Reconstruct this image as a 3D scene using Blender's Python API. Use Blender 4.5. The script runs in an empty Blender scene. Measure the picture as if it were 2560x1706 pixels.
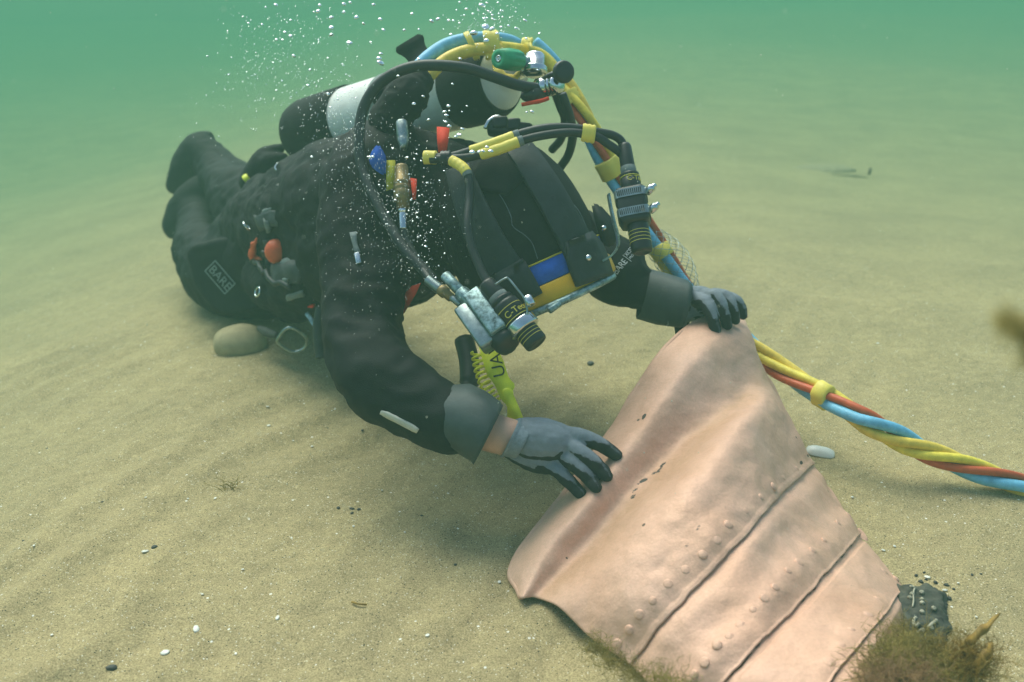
import bpy, bmesh, math, random
from mathutils import Vector, Matrix, noise
from mathutils.bvhtree import BVHTree

SC = bpy.context.scene
COL = SC.collection
rad = math.radians

# ------------------------------------------------------------------ camera
PITCH = rad(21.9)
FPX = 2500.0
CAM = Vector((0.0, 0.0, 0.80))
FW = Vector((0, math.cos(PITCH), -math.sin(PITCH)))
UP = Vector((0, math.sin(PITCH), math.cos(PITCH)))
RT = Vector((1, 0, 0))
cd = bpy.data.cameras.new('camera')
cam = bpy.data.objects.new('camera', cd)
COL.objects.link(cam)
cam.location = CAM
cam.rotation_euler = (math.pi / 2 - PITCH, 0, 0)
cd.sensor_width = 36.0
cd.lens = 36.0 * FPX / 2560.0
cd.clip_start = 0.02
cd.clip_end = 200
cd.dof.use_dof = True
cd.dof.focus_distance = 1.42
cd.dof.aperture_fstop = 4.5
SC.camera = cam

# ------------------------------------------------------------------ light
SUN_EL, SUN_ROT = rad(55), rad(330)
w = bpy.data.worlds.new('World')
SC.world = w
w.use_nodes = True
nt = w.node_tree
sky = nt.nodes.new('ShaderNodeTexSky')
sky.sky_type = 'NISHITA'
sky.sun_disc = False
sky.ozone_density = 0.0
sky.dust_density = 2.5
sky.air_density = 0.8
sky.sun_elevation = SUN_EL
sky.sun_rotation = SUN_ROT
bg = nt.nodes['Background']
bg.inputs['Strength'].default_value = 0.15
nt.links.new(sky.outputs[0], bg.inputs['Color'])
ld = bpy.data.lights.new('sun', 'SUN')
ld.energy = 2.35
ld.angle = rad(46)
ld.color = (1.0, 0.95, 0.86)
sun = bpy.data.objects.new('sun', ld)
COL.objects.link(sun)
# direction towards the sun (sky rotation is measured clockwise from +Y)
sdir = Vector((math.sin(SUN_ROT) * math.cos(SUN_EL), math.cos(SUN_ROT) * math.cos(SUN_EL), math.sin(SUN_EL)))
sun.rotation_euler = sdir.to_track_quat('Z', 'Y').to_euler()
SC.view_settings.view_transform = 'Standard'
SC.view_settings.look = 'None'
SC.view_settings.gamma = 1.0
SC.view_settings.exposure = 0.70
SC.cycles.volume_bounces = 3
SC.cycles.max_bounces = 8
SC.cycles.use_denoising = True

# ------------------------------------------------------------------ helpers
def W(px, py, d):
    """point at photo pixel (px, py) and distance d along the optical axis"""
    return CAM + RT * ((px - 1280) / FPX * d) + UP * (-(py - 853) / FPX * d) + FW * d

def ray(px, py):
    return (RT * ((px - 1280) / FPX) + UP * (-(py - 853) / FPX) + FW).normalized()

def pr(p):
    v = p - CAM
    d = v.dot(FW)
    return 1280 + v.dot(RT) / d * FPX, 853 - v.dot(UP) / d * FPX, d

def V(*a):
    return Vector(a)

def nz(p, s=1.0, o=0.0):
    return noise.noise(Vector((p[0] * s + o, p[1] * s + o * 1.7, p[2] * s - o)))

def link(name, bm, mt, parent=None, smooth=True):
    me = bpy.data.meshes.new(name)
    if isinstance(bm, bmesh.types.BMesh):
        bm.normal_update()
        bm.to_mesh(me)
        bm.free()
    else:
        me.from_pydata(bm[0], [], bm[1])
        me.update()
    if smooth:
        me.polygons.foreach_set('use_smooth', [True] * len(me.polygons))
    for m in (mt if isinstance(mt, (list, tuple)) else [mt]):
        me.materials.append(m)
    o = bpy.data.objects.new(name, me)
    COL.objects.link(o)
    if parent is not None:
        o.parent = parent
        o.matrix_parent_inverse = Matrix.Translation(-parent.location)
    return o

def tag(o, label=None, cat=None, group=None, kind=None):
    if label: o['label'] = label
    if cat: o['category'] = cat
    if group: o['group'] = group
    if kind: o['kind'] = kind
    return o

def thing(name, loc, label, cat, group=None):
    o = bpy.data.objects.new(name, None)
    COL.objects.link(o)
    o.location = loc
    o.empty_display_size = 0.05
    return tag(o, label, cat, group)

def cr(P, t):
    """Catmull-Rom through the list of tuples/Vectors P, t in 0..len-1"""
    n = len(P)
    i = min(max(int(math.floor(t)), 0), n - 2)
    u = t - i
    def g(k):
        if k < 0: return [2 * a - b for a, b in zip(P[0], P[1])]
        if k >= n: return [2 * a - b for a, b in zip(P[-1], P[-2])]
        return P[k]
    a, b, c, d = g(i - 1), g(i), g(i + 1), g(i + 2)
    return [0.5 * ((2 * q) + (-p + r) * u + (2 * p - 5 * q + 4 * r - s) * u * u + (-p + 3 * q - 3 * r + s) * u ** 3)
            for p, q, r, s in zip(a, b, c, d)]

def path(pts, n):
    """pts: list of (px, py, d[, r...]) -> n samples [(Vector, extra...)]"""
    out = []
    for k in range(n):
        c = cr(pts, (len(pts) - 1) * k / (n - 1))
        out.append((W(c[0], c[1], c[2]),) + tuple(c[3:]))
    return out

def frames(P):
    """rotation-minimising frames along the points P"""
    T = []
    for i in range(len(P)):
        a = P[max(i - 1, 0)]; b = P[min(i + 1, len(P) - 1)]
        t = (b - a)
        T.append(t.normalized() if t.length > 1e-9 else (T[-1] if T else V(0, 0, 1)))
    r = T[0].orthogonal().normalized()
    F = []
    for i, t in enumerate(T):
        r = (r - t * r.dot(t))
        r = r.normalized() if r.length > 1e-9 else t.orthogonal().normalized()
        F.append((t, r, t.cross(r)))
    return F

def add_tube(bm, P, R, seg=12, cap=True, flat=None, roundcap=False):
    """tube through world points P with radius R (number or list)"""
    P = [Vector(p) for p in P]
    R = [R] * len(P) if not isinstance(R, (list, tuple)) else list(R)
    if roundcap:
        t0 = (P[0] - P[1]).normalized(); t1 = (P[-1] - P[-2]).normalized()
        r0, r1 = R[0], R[-1]
        pre = [(P[0] + t0 * r0 * math.sin(a), r0 * math.cos(a)) for a in (1.45, 1.1, 0.6)]
        post = [(P[-1] + t1 * r1 * math.sin(a), r1 * math.cos(a)) for a in (0.6, 1.1, 1.45)]
        P = [p for p, _ in pre] + P + [p for p, _ in post]
        R = [r for _, r in pre] + R + [r for _, r in post]
    F = frames(P)
    rings = []
    for (p, r, (t, a, b)) in zip(P, R, F):
        rings.append([bm.verts.new(p + (a * math.cos(2 * math.pi * k / seg) + b * math.sin(2 * math.pi * k / seg)) * r) for k in range(seg)])
    for i in range(len(rings) - 1):
        for k in range(seg):
            bm.faces.new((rings[i][k], rings[i][(k + 1) % seg], rings[i + 1][(k + 1) % seg], rings[i + 1][k]))
    if cap:
        bm.faces.new(rings[0][::-1]); bm.faces.new(rings[-1])
    return rings

def add_lathe(bm, o, ax, prof, seg=24, ref=None, wob=None):
    """profile [(h, r)] revolved about the axis ax at o"""
    ax = ax.normalized()
    a = (ref - ax * ref.dot(ax)).normalized() if ref is not None else ax.orthogonal().normalized()
    b = ax.cross(a)
    rings = []
    for h, r in prof:
        ring = []
        for k in range(seg):
            th = 2 * math.pi * k / seg
            rr = r * (wob(th, h) if wob else 1)
            ring.append(bm.verts.new(o + ax * h + (a * math.cos(th) + b * math.sin(th)) * rr))
        rings.append(ring)
    for i in range(len(rings) - 1):
        for k in range(seg):
            bm.faces.new((rings[i][k], rings[i][(k + 1) % seg], rings[i + 1][(k + 1) % seg], rings[i + 1][k]))
    bm.faces.new(rings[0][::-1]); bm.faces.new(rings[-1])
    return rings

def add_box(bm, o, ex, ey, ez, bev=0.0):
    """box centred at o with half-extent vectors ex, ey, ez"""
    vs = [bm.verts.new(o + ex * i + ey * j + ez * k) for i in (-1, 1) for j in (-1, 1) for k in (-1, 1)]
    fs = []
    for q in ((0, 1, 3, 2), (4, 6, 7, 5), (0, 4, 5, 1), (2, 3, 7, 6), (0, 2, 6, 4), (1, 5, 7, 3)):
        fs.append(bm.faces.new([vs[i] for i in q]))
    if ex.cross(ey).dot(ez) < 0:
        for f in fs: f.normal_flip()
    if bev > 0:
        ed = list({e for f in fs for e in f.edges})
        bmesh.ops.bevel(bm, geom=ed, offset=bev, segments=2, affect='EDGES', profile=0.5)

def add_ball(bm, o, ex, ey, ez, seg=16, rings=10, fn=None):
    m = bmesh.ops.create_uvsphere(bm, u_segments=seg, v_segments=rings, radius=1.0)
    for v in m['verts']:
        c = v.co.copy()
        if fn: c = fn(c)
        v.co = o + ex * c.x + ey * c.y + ez * c.z

def grid_faces(nu, nv, loop=False):
    F = []
    for i in range(nu - 1):
        for j in range(nv - 1 + (1 if loop else 0)):
            j2 = (j + 1) % nv
            F.append((i * nv + j, i * nv + j2, (i + 1) * nv + j2, (i + 1) * nv + j))
    return F

def remeshed(name, bm, voxel, smooth=4, disp=None):
    """merge overlapping closed shapes into ONE continuous surface; returns a bmesh"""
    me = bpy.data.meshes.new(name + '_raw')
    bm.normal_update(); bm.to_mesh(me); bm.free()
    o = bpy.data.objects.new(name + '_raw', me)
    COL.objects.link(o)
    m = o.modifiers.new('r', 'REMESH'); m.mode = 'VOXEL'; m.voxel_size = voxel
    if smooth:
        s = o.modifiers.new('s', 'SMOOTH'); s.factor = 0.5; s.iterations = smooth
    dg = bpy.context.evaluated_depsgraph_get()
    ev = o.evaluated_get(dg)
    me2 = bpy.data.meshes.new_from_object(ev)
    bpy.data.objects.remove(o); bpy.data.meshes.remove(me)
    b = bmesh.new(); b.from_mesh(me2); bpy.data.meshes.remove(me2)
    b.normal_update()
    if disp:
        new = [(v, v.co + v.normal * disp(v.co, v.normal)) for v in b.verts]
        for v, c in new: v.co = c
        b.normal_update()
    return b

def bvh(o):
    me = o.data
    mw = o.matrix_world
    return BVHTree.FromPolygons([v.co.copy() for v in me.vertices], [tuple(p.vertices) for p in me.polygons])

def hit(tree, px, py, off=0.0, dflt=1.6):
    """point of a surface seen at photo pixel (px, py), lifted by off along its normal"""
    dr = ray(px, py)
    loc, n, i, d = tree.ray_cast(CAM, dr)
    if loc is None:
        loc, n, i, d = tree.find_nearest(W(px, py, dflt))
    if n.dot(dr) > 0: n = -n
    return loc + n * off, n

def add_band(bm, L, thick, closed=False):
    """flat strap: L = [(left, right, normal)] world cross-sections, given a thickness"""
    rows = []
    for a, b, n in L:
        rows.append([bm.verts.new(q) for q in (a, b, b + n * thick, a + n * thick)])
    k = len(rows)
    for i in range(k if closed else k - 1):
        r0, r1 = rows[i], rows[(i + 1) % k]
        for j in range(4):
            bm.faces.new((r0[j], r0[(j + 1) % 4], r1[(j + 1) % 4], r1[j]))
    if not closed:
        bm.faces.new(rows[0][::-1]); bm.faces.new(rows[-1])

def strap_on(bm, tree, pts, width, off, thick, n=14, cross=5):
    """strap laid on a surface along photo pixels pts=[(px,py)], width in photo px"""
    C = [cr(pts, (len(pts) - 1) * k / (n - 1)) for k in range(n)]
    top, bot = [], []
    for k in range(n):
        a = C[max(k - 1, 0)]; b = C[min(k + 1, n - 1)]
        tx, ty = b[0] - a[0], b[1] - a[1]
        L = math.hypot(tx, ty) or 1
        nx, ny = -ty / L, tx / L
        wd = C[k][2] if len(C[k]) > 2 else width
        rt, rb = [], []
        for j in range(cross):
            s = (j / (cross - 1) - 0.5) * wd
            p, nn = hit(tree, C[k][0] + nx * s, C[k][1] + ny * s)
            rt.append(p + nn * (off + thick)); rb.append(p + nn * (off - 0.004))
        top.append(rt); bot.append(rb)
    vt = [[bm.verts.new(p) for p in r] for r in top]
    vb = [[bm.verts.new(p) for p in r] for r in bot]
    for i in range(n - 1):
        for j in range(cross - 1):
            bm.faces.new((vt[i][j], vt[i + 1][j], vt[i + 1][j + 1], vt[i][j + 1]))
            bm.faces.new((vb[i][j], vb[i][j + 1], vb[i + 1][j + 1], vb[i + 1][j]))
        bm.faces.new((vt[i][0], vb[i][0], vb[i + 1][0], vt[i + 1][0]))
        bm.faces.new((vt[i][-1], vt[i + 1][-1], vb[i + 1][-1], vb[i][-1]))
    for r in (0, n - 1):
        bm.faces.new(vt[r] + vb[r][::-1])
    bmesh.ops.recalc_face_normals(bm, faces=bm.faces[:])

def text_mesh(name, s, size, mt, parent, o, ex, ey, depth=0.0004, align='LEFT', bend=None):
    """real lettering as a mesh, baseline along ex, up along ey"""
    cu = bpy.data.curves.new(name, 'FONT')
    cu.body = s; cu.size = size; cu.extrude = depth; cu.align_x = align
    t = bpy.data.objects.new(name + '_t', cu); COL.objects.link(t)
    dg = bpy.context.evaluated_depsgraph_get()
    me = bpy.data.meshes.new_from_object(t.evaluated_get(dg))
    bpy.data.objects.remove(t); bpy.data.curves.remove(cu)
    ex = ex.normalized(); ez = ex.cross(ey).normalized(); ey = ez.cross(ex)
    for v in me.vertices:
        c = v.co.copy()
        v.co = bend(c) if bend else o + ex * c.x + ey * c.y + ez * c.z
    me.materials.clear(); me.materials.append(mt)
    ob = bpy.data.objects.new(name, me); COL.objects.link(ob)
    if parent is not None:
        ob.parent = parent; ob.matrix_parent_inverse = Matrix.Translation(-parent.location)
    return ob

# ------------------------------------------------------------------ materials
def mat(name, col, rough=0.6, metal=0.0, spec=0.5, var=0.12, vscale=60, bump=0.0, bscale=400, vcol=None, coat=0.0, trans=0.0, sheen=0.0, alpha=1.0):
    m = bpy.data.materials.new(name); m.use_nodes = True
    n = m.node_tree.nodes; l = m.node_tree.links
    b = n['Principled BSDF']
    b.inputs['Roughness'].default_value = rough
    b.inputs['Metallic'].default_value = metal
    b.inputs['Specular IOR Level'].default_value = spec
    b.inputs['Coat Weight'].default_value = coat
    b.inputs['Transmission Weight'].default_value = trans
    b.inputs['Sheen Weight'].default_value = sheen
    b.inputs['Alpha'].default_value = alpha
    tc = n.new('ShaderNodeTexCoord')
    if var > 0:
        nt = n.new('ShaderNodeTexNoise'); nt.inputs['Scale'].default_value = vscale; nt.inputs['Detail'].default_value = 5
        nt.inputs['Roughness'].default_value = 0.65
        l.new(tc.outputs['Object'], nt.inputs['Vector'])
        rp = n.new('ShaderNodeValToRGB')
        c2 = vcol or tuple(min(1, c * (1 + var)) for c in col)
        c1 = tuple(c * (1 - var) for c in col)
        rp.color_ramp.elements[0].position = 0.32; rp.color_ramp.elements[0].color = (*c1, 1)
        rp.color_ramp.elements[1].position = 0.68; rp.color_ramp.elements[1].color = (*c2, 1)
        l.new(nt.outputs['Fac'], rp.inputs['Fac'])
        l.new(rp.outputs['Color'], b.inputs['Base Color'])
    else:
        b.inputs['Base Color'].default_value = (*col, 1)
    if bump > 0:
        nb = n.new('ShaderNodeTexNoise'); nb.inputs['Scale'].default_value = bscale; nb.inputs['Detail'].default_value = 3
        l.new(tc.outputs['Object'], nb.inputs['Vector'])
        bp = n.new('ShaderNodeBump'); bp.inputs['Strength'].default_value = bump; bp.inputs['Distance'].default_value = 0.002
        l.new(nb.outputs['Fac'], bp.inputs['Height'])
        l.new(bp.outputs['Normal'], b.inputs['Normal'])
    return m

M = {}
M['suit'] = mat('drysuit fabric', (0.005, 0.006, 0.008), 0.7, bump=0.5, bscale=700, var=0.45, vscale=30, spec=0.16)
M['neoprene'] = mat('neoprene', (0.006, 0.0075, 0.009), 0.8, bump=0.4, bscale=600, var=0.4, spec=0.25)
M['rubber'] = mat('strap rubber', (0.026, 0.032, 0.034), 0.6, bump=0.3, bscale=260, var=0.25, vscale=40, spec=0.35)
M['cuff'] = mat('cuff rubber', (0.042, 0.058, 0.058), 0.6, bump=0.2, bscale=150, var=0.25, vscale=25, spec=0.35)
M['black'] = mat('black plastic', (0.012, 0.013, 0.014), 0.42, var=0.2, spec=0.5)
M['hose_black'] = mat('black hose rubber', (0.016, 0.019, 0.02), 0.5, var=0.2, spec=0.45, bump=0.1)
M['glove'] = mat('glove knit', (0.21, 0.24, 0.27), 0.85, bump=0.5, bscale=1200, var=0.14, vscale=80, spec=0.2)
M['glove_dip'] = mat('glove coating', (0.022, 0.024, 0.027), 0.68, bump=0.5, bscale=500, var=0.25, spec=0.35)
M['knit'] = mat('glove rib knit', (0.24, 0.28, 0.31), 0.9, bump=0.6, bscale=1500, var=0.15, vscale=200, spec=0.15)
M['skin'] = mat('skin', (0.62, 0.36, 0.26), 0.55, var=0.1, vscale=30, spec=0.35)
M['yellow_hose'] = mat('yellow hose', (0.82, 0.58, 0.085), 0.5, var=0.22, vscale=55, spec=0.4, bump=0.05)
M['yellow_hose2'] = mat('bright yellow hose', (0.86, 0.66, 0.075), 0.5, var=0.22, vscale=55, spec=0.4, bump=0.05)
M['blue_hose'] = mat('light blue hose', (0.17, 0.48, 0.68), 0.5, var=0.2, vscale=55, spec=0.4, bump=0.05)
M['red_hose'] = mat('orange red hose', (0.55, 0.095, 0.03), 0.5, var=0.22, vscale=55, spec=0.4, bump=0.05)
M['tape'] = mat('yellow tape', (0.86, 0.70, 0.12), 0.5, var=0.08, vscale=30, spec=0.4, bump=0.15, bscale=120)
M['chrome'] = mat('chrome', (0.62, 0.66, 0.66), 0.16, metal=1.0, var=0.12, vscale=50, bump=0.04, bscale=90)
M['steel'] = mat('worn steel', (0.30, 0.36, 0.35), 0.35, metal=0.85, var=0.35, vscale=60, bump=0.1, bscale=200)
M['verdigris'] = mat('tarnished chrome', (0.17, 0.25, 0.245), 0.42, metal=0.6, var=0.6, vscale=110, vcol=(0.44, 0.62, 0.62), bump=0.2, bscale=200)
M['brass'] = mat('tarnished brass', (0.25, 0.18, 0.075), 0.45, metal=0.55, var=0.3, vscale=70, bump=0.15, bscale=200)
M['white_paint'] = mat('white tank paint', (0.82, 0.79, 0.68), 0.45, var=0.1, vscale=25, vcol=(0.86, 0.85, 0.78), bump=0.08, bscale=60)
M['green_knob'] = mat('green knob rubber', (0.035, 0.36, 0.16), 0.5, var=0.12, spec=0.4)
M['blue_cloth'] = mat('blue neoprene', (0.025, 0.11, 0.50), 0.75, var=0.2, bump=0.3, bscale=700, spec=0.25)
M['amber'] = mat('amber frame', (0.86, 0.46, 0.015), 0.4, var=0.08, vscale=30, spec=0.4)
M['red_tag'] = mat('red webbing', (0.78, 0.05, 0.02), 0.7, var=0.12, spec=0.25, bump=0.2, bscale=600)
M['orange'] = mat('orange ball rubber', (0.72, 0.11, 0.035), 0.5, var=0.1, spec=0.35)
M['lime'] = mat('lime plastic', (0.82, 0.82, 0.03), 0.45, var=0.12, vscale=25, spec=0.4)
M['yellow_cloth'] = mat('yellow webbing', (0.52, 0.47, 0.05), 0.8, var=0.2, bump=0.4, bscale=400, spec=0.2)
M['white_print'] = mat('white print', (0.62, 0.66, 0.64), 0.6, var=0.1, spec=0.3)
M['grey_print'] = mat('grey print', (0.22, 0.28, 0.26), 0.6, var=0.1, spec=0.3)
M['dark_print'] = mat('dark print', (0.03, 0.035, 0.015), 0.6, var=0.1, spec=0.3)
M['yellow_print'] = mat('yellow print', (0.66, 0.58, 0.10), 0.5, var=0.1, spec=0.3)
M['reflect'] = mat('reflective strip', (0.56, 0.55, 0.45), 0.5, var=0.1, spec=0.4)
M['grey_web'] = mat('grey webbing', (0.17, 0.20, 0.19), 0.7, var=0.25, spec=0.3)
M['thread'] = mat('pale stitching', (0.16, 0.21, 0.24), 0.8, var=0.1)
M['shell'] = mat('white shell', (0.70, 0.68, 0.58), 0.4, var=0.2, vscale=50)
M['pebble'] = mat('dark pebble', (0.045, 0.045, 0.038), 0.7, var=0.35, vscale=80)
M['bubble'] = mat('air bubble', (0.92, 0.96, 0.95), 0.08, metal=0.85, var=0.0)

# ------------------------------------------------------------------ sea bed
RD = V(0.87, -0.48)
def gh(x, y):
    wv = 0.11 * noise.noise(V(x * 1.5, y * 1.5, 3.1)) + 0.034 * noise.noise(V(x * 5, y * 5, 7.7))
    ph = (x * RD[0] + y * RD[1] + wv) / 0.105
    fr = ph - math.floor(ph)
    saw = (fr / 0.72) if fr < 0.72 else (1 - fr) / 0.28
    prof = saw ** 1.6
    amp = 0.0145 * min(1, max(0.25, 0.75 - 0.45 * x)) * (0.38 + 1.15 * max(0, 0.32 + 1.1 * noise.noise(V(x * 2.3, y * 2.3, 1.3))))
    if x > 0.35: amp *= 0.6
    fade = math.exp(-max(0, math.hypot(x, y - 1.3) - 2.5) * 0.6)
    z = prof * amp * fade
    z += 0.014 * noise.noise(V(x * 0.9, y * 0.9, 5.5)) + 0.005 * noise.noise(V(x * 4, y * 4, 2.2))
    z += 0.0022 * noise.noise(V(x * 22, y * 22, 9.2)) + 0.004 * noise.noise(V(x * 9, y * 9, 4.1))
    rr = math.hypot(x, y)
    z -= 0.55 * (1 - math.exp(-max(0, rr - 2.4) / 5.5))
    far = max(0, rr - 3)
    z += 0.05 * far / (1 + 0.3 * far) * noise.noise(V(x * 0.25, y * 0.25, 8.8))
    q = max(0, -x - 0.55)
    z -= 0.8 * (1 - math.exp(-0.27 * q * q / (q + 0.25) / 0.8))
    # scour hollow under the diver, sand banked against the sheet
    z -= 0.03 * math.exp(-((x - 0.02) ** 2 + (y - 1.75) ** 2) / 0.18)

    return z

def axis(lo, hi, n, c, k):
    a, b = math.asinh((lo - c) / k), math.asinh((hi - c) / k)
    return [c + k * math.sinh(a + (b - a) * i / (n - 1)) for i in range(n)]

def sand_material():
    m = bpy.data.materials.new('sand'); m.use_nodes = True
    n = m.node_tree.nodes; l = m.node_tree.links; b = n['Principled BSDF']
    tc = n.new('ShaderNodeTexCoord')
    def tex(kind, scale, detail=4):
        t = n.new(kind); t.inputs['Scale'].default_value = scale
        if kind == 'ShaderNodeTexNoise': t.inputs['Detail'].default_value = detail
        l.new(tc.outputs['Object'], t.inputs['Vector']); return t
    def ramp(src, stops):
        r = n.new('ShaderNodeValToRGB'); l.new(src, r.inputs['Fac'])
        e = r.color_ramp.elements
        e[0].position, e[0].color = stops[0][0], (*stops[0][1], 1)
        e[1].position, e[1].color = stops[-1][0], (*stops[-1][1], 1)
        for p, c in stops[1:-1]:
            k = e.new(p); k.color = (*c, 1)
        return r.outputs['Color']
    def mix(kind, f, a, bb):
        x = n.new('ShaderNodeMix'); x.data_type = 'RGBA'; x.blend_type = kind
        if isinstance(f, float): x.inputs[0].default_value = f
        else: l.new(f, x.inputs[0])
        for s, v in ((6, a), (7, bb)):
            if isinstance(v, tuple): x.inputs[s].default_value = (*v, 1)
            else: l.new(v, x.inputs[s])
        return x.outputs[2]
    g = tex('ShaderNodeTexNoise', 520, 3)
    c = ramp(g.outputs['Fac'], [(0.30, (0.225, 0.172, 0.085)), (0.5, (0.385, 0.305, 0.160)), (0.70, (0.57, 0.46, 0.25))])
    big = tex('ShaderNodeTexNoise', 3.2, 5)
    c = mix('MULTIPLY', 0.75, c, ramp(big.outputs['Fac'], [(0.3, (0.80, 0.80, 0.80)), (0.7, (1.12, 1.10, 1.05))]))
    mid = tex('ShaderNodeTexNoise', 45, 5)
    c = mix('MULTIPLY', 0.7, c, ramp(mid.outputs['Fac'], [(0.32, (0.84, 0.84, 0.84)), (0.7, (1.1, 1.1, 1.08))]))
    # single bright and dark grains
    for sc, thr, colr in ((430, 0.05, (0.75, 0.70, 0.56)), (380, 0.05, (0.03, 0.03, 0.025)), (190, 0.006, (0.80, 0.77, 0.68)), (610, 0.08, (0.62, 0.5, 0.3))):
        vo = tex('ShaderNodeTexVoronoi', sc)
        hs = n.new('ShaderNodeSeparateColor'); l.new(vo.outputs['Color'], hs.inputs[0])
        lt = n.new('ShaderNodeMath'); lt.operation = 'LESS_THAN'; l.new(hs.outputs[0], lt.inputs[0]); lt.inputs[1].default_value = thr
        ds = n.new('ShaderNodeMath'); ds.operation = 'LESS_THAN'; l.new(vo.outputs['Distance'], ds.inputs[0]); ds.inputs[1].default_value = 0.36
        mu = n.new('ShaderNodeMath'); mu.operation = 'MULTIPLY'; l.new(lt.outputs[0], mu.inputs[0]); l.new(ds.outputs[0], mu.inputs[1])
        c = mix('MIX', mu.outputs[0], c, colr)
    l.new(c, b.inputs['Base Color'])
    b.inputs['Roughness'].default_value = 0.9
    b.inputs['Specular IOR Level'].default_value = 0.15
    bp = n.new('ShaderNodeBump'); bp.inputs['Strength'].default_value = 0.6; bp.inputs['Distance'].default_value = 0.002
    l.new(g.outputs['Fac'], bp.inputs['Height'])
    bp2 = n.new('ShaderNodeBump'); bp2.inputs['Strength'].default_value = 0.5; bp2.inputs['Distance'].default_value = 0.01
    l.new(mid.outputs['Fac'], bp2.inputs['Height']); l.new(bp.outputs['Normal'], bp2.inputs['Normal'])
    l.new(bp2.outputs['Normal'], b.inputs['Normal'])
    return m
M['sand'] = sand_material()
xs = axis(-26, 26, 420, 0.0, 0.9)
ys = axis(-2.5, 28, 420, 1.3, 0.8)
sv = [(x, y, gh(x, y)) for x in xs for y in ys]
seabed = link('sea_bed', (sv, [f[::-1] for f in grid_faces(420, 420)]), M['sand'])
seabed['kind'] = 'structure'
SANDT = bvh(seabed)
def G(px, py, off=0.0):
    return hit(SANDT, px, py, off)[0]

# ------------------------------------------------------------------ murky sea water round everything
def haze(density=0.146, scat=(0.140, 0.278, 0.210), absb=(0.002, 0.20, 0.085)):
    bm = bmesh.new()
    add_box(bm, V(0, 13, -1.6), V(29, 0, 0), V(0, 18, 0), V(0, 0, 2.95))
    m = bpy.data.materials.new('sea water haze'); m.use_nodes = True
    n = m.node_tree.nodes; n.clear()
    out = n.new('ShaderNodeOutputMaterial'); pv = n.new('ShaderNodeVolumePrincipled')
    pv.inputs['Color'].default_value = (*scat, 1)
    pv.inputs['Absorption Color'].default_value = (*absb, 1)
    pv.inputs['Density'].default_value = density
    pv.inputs['Anisotropy'].default_value = 0.1
    m.node_tree.links.new(pv.outputs[0], out.inputs['Volume'])
    o = link('haze', bm, m, smooth=False)
    o['kind'] = 'stuff'
haze()

# ------------------------------------------------------------------ riveted copper vessel
SHEET = [  # rows from the rim to the narrow end, columns from the near left edge to the far right edge
 [(1296,1490,1.285),(1277,1402,1.325),(1395,1242,1.365),(1530,1060,1.41),(1625,910,1.47),(1735,800,1.55),(1850,790,1.61)],
 [(1306,1496,1.275),(1372,1366,1.310),(1492,1222,1.345),(1592,1090,1.385),(1688,955,1.445),(1785,862,1.53),(1872,838,1.605)],
 [(1340,1494,1.285),(1460,1376,1.326),(1575,1246,1.364),(1690,1132,1.412),(1785,1042,1.466),(1850,982,1.54),(1905,925,1.60)],
 [(1392,1515,1.25),(1510,1420,1.25),(1620,1300,1.27),(1730,1190,1.30),(1830,1090,1.37),(1900,1025,1.46),(1946,995,1.57)],
 [(1470,1590,1.205),(1570,1490,1.195),(1680,1390,1.215),(1780,1285,1.25),(1870,1185,1.325),(1940,1110,1.43),(1992,1085,1.545)],
 [(1575,1662,1.165),(1650,1565,1.165),(1740,1470,1.185),(1830,1375,1.22),(1910,1285,1.29),(1975,1215,1.395),(2030,1165,1.52)],
 [(1650,1735,1.12),(1730,1636,1.125),(1815,1545,1.15),(1895,1460,1.18),(1970,1380,1.25),(2035,1307,1.345),(2090,1253,1.465)],
 [(1735,1795,1.085),(1810,1706,1.09),(1890,1620,1.115),(1960,1545,1.15),(2030,1475,1.205),(2095,1400,1.295),(2150,1340,1.41)],
 [(1832,1840,1.05),(1905,1752,1.055),(1980,1668,1.085),(2046,1592,1.12),(2108,1523,1.18),(2161,1460,1.26),(2205,1408,1.365)],
 [(1930,1880,1.015),(2000,1795,1.03),(2070,1715,1.06),(2130,1640,1.095),(2185,1570,1.15),(2225,1520,1.225),(2255,1474,1.32)],
 [(2010,1925,1.00),(2078,1832,1.015),(2138,1740,1.05),(2184,1668,1.09),(2222,1608,1.15),(2250,1556,1.22),(2272,1512,1.31)],
 [(2085,1965,0.99),(2152,1865,1.01),(2202,1765,1.05),(2232,1694,1.095),(2250,1640,1.155),(2262,1592,1.22),(2268,1556,1.30)],
]
NR, NC = len(SHEET), len(SHEET[0])
for k, add in ((0, 0.085), (1, 0.03)):    # the lip leans away from the wall
    SHEET[k] = [(x, y, d + add * (0.12 + 0.88 * math.sin(math.pi * min(1, i / 4.5) * 0.5))) for i, (x, y, d) in enumerate(SHEET[k])]
for k in range(3, NR):                   # the wall is round: its middle stands towards the camera
    SHEET[k] = [(x, y, d - 0.022 * math.sin(math.pi * i / 6) + 0.012 * (i / 6) ** 3) for i, (x, y, d) in enumerate(SHEET[k])]
for r in SHEET:                      # the far side curls down behind the visible edge
    a = r[-1]
    r.append((a[0] - 6, a[1] + 4, a[2] + 0.07))
    r.append((a[0] - 30, a[1] + 20, a[2] + 0.13))
NC2 = NC + 2

def sheet_pt(s, t):
    cols = []
    i0 = int(math.floor(s))
    pts = []
    for i in range(i0 - 1, i0 + 3):
        i = min(max(i, 0), NR - 1)
        pts.append(cr(SHEET[i], t))
    u = s - i0
    a, b, c, d = pts
    q = [0.5 * ((2 * f) + (-e + g) * u + (2 * e - 5 * f + 4 * g - h) * u * u + (-e + 3 * f - 3 * g + h) * u ** 3) for e, f, g, h in zip(a, b, c, d)]
    return W(*q)

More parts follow.
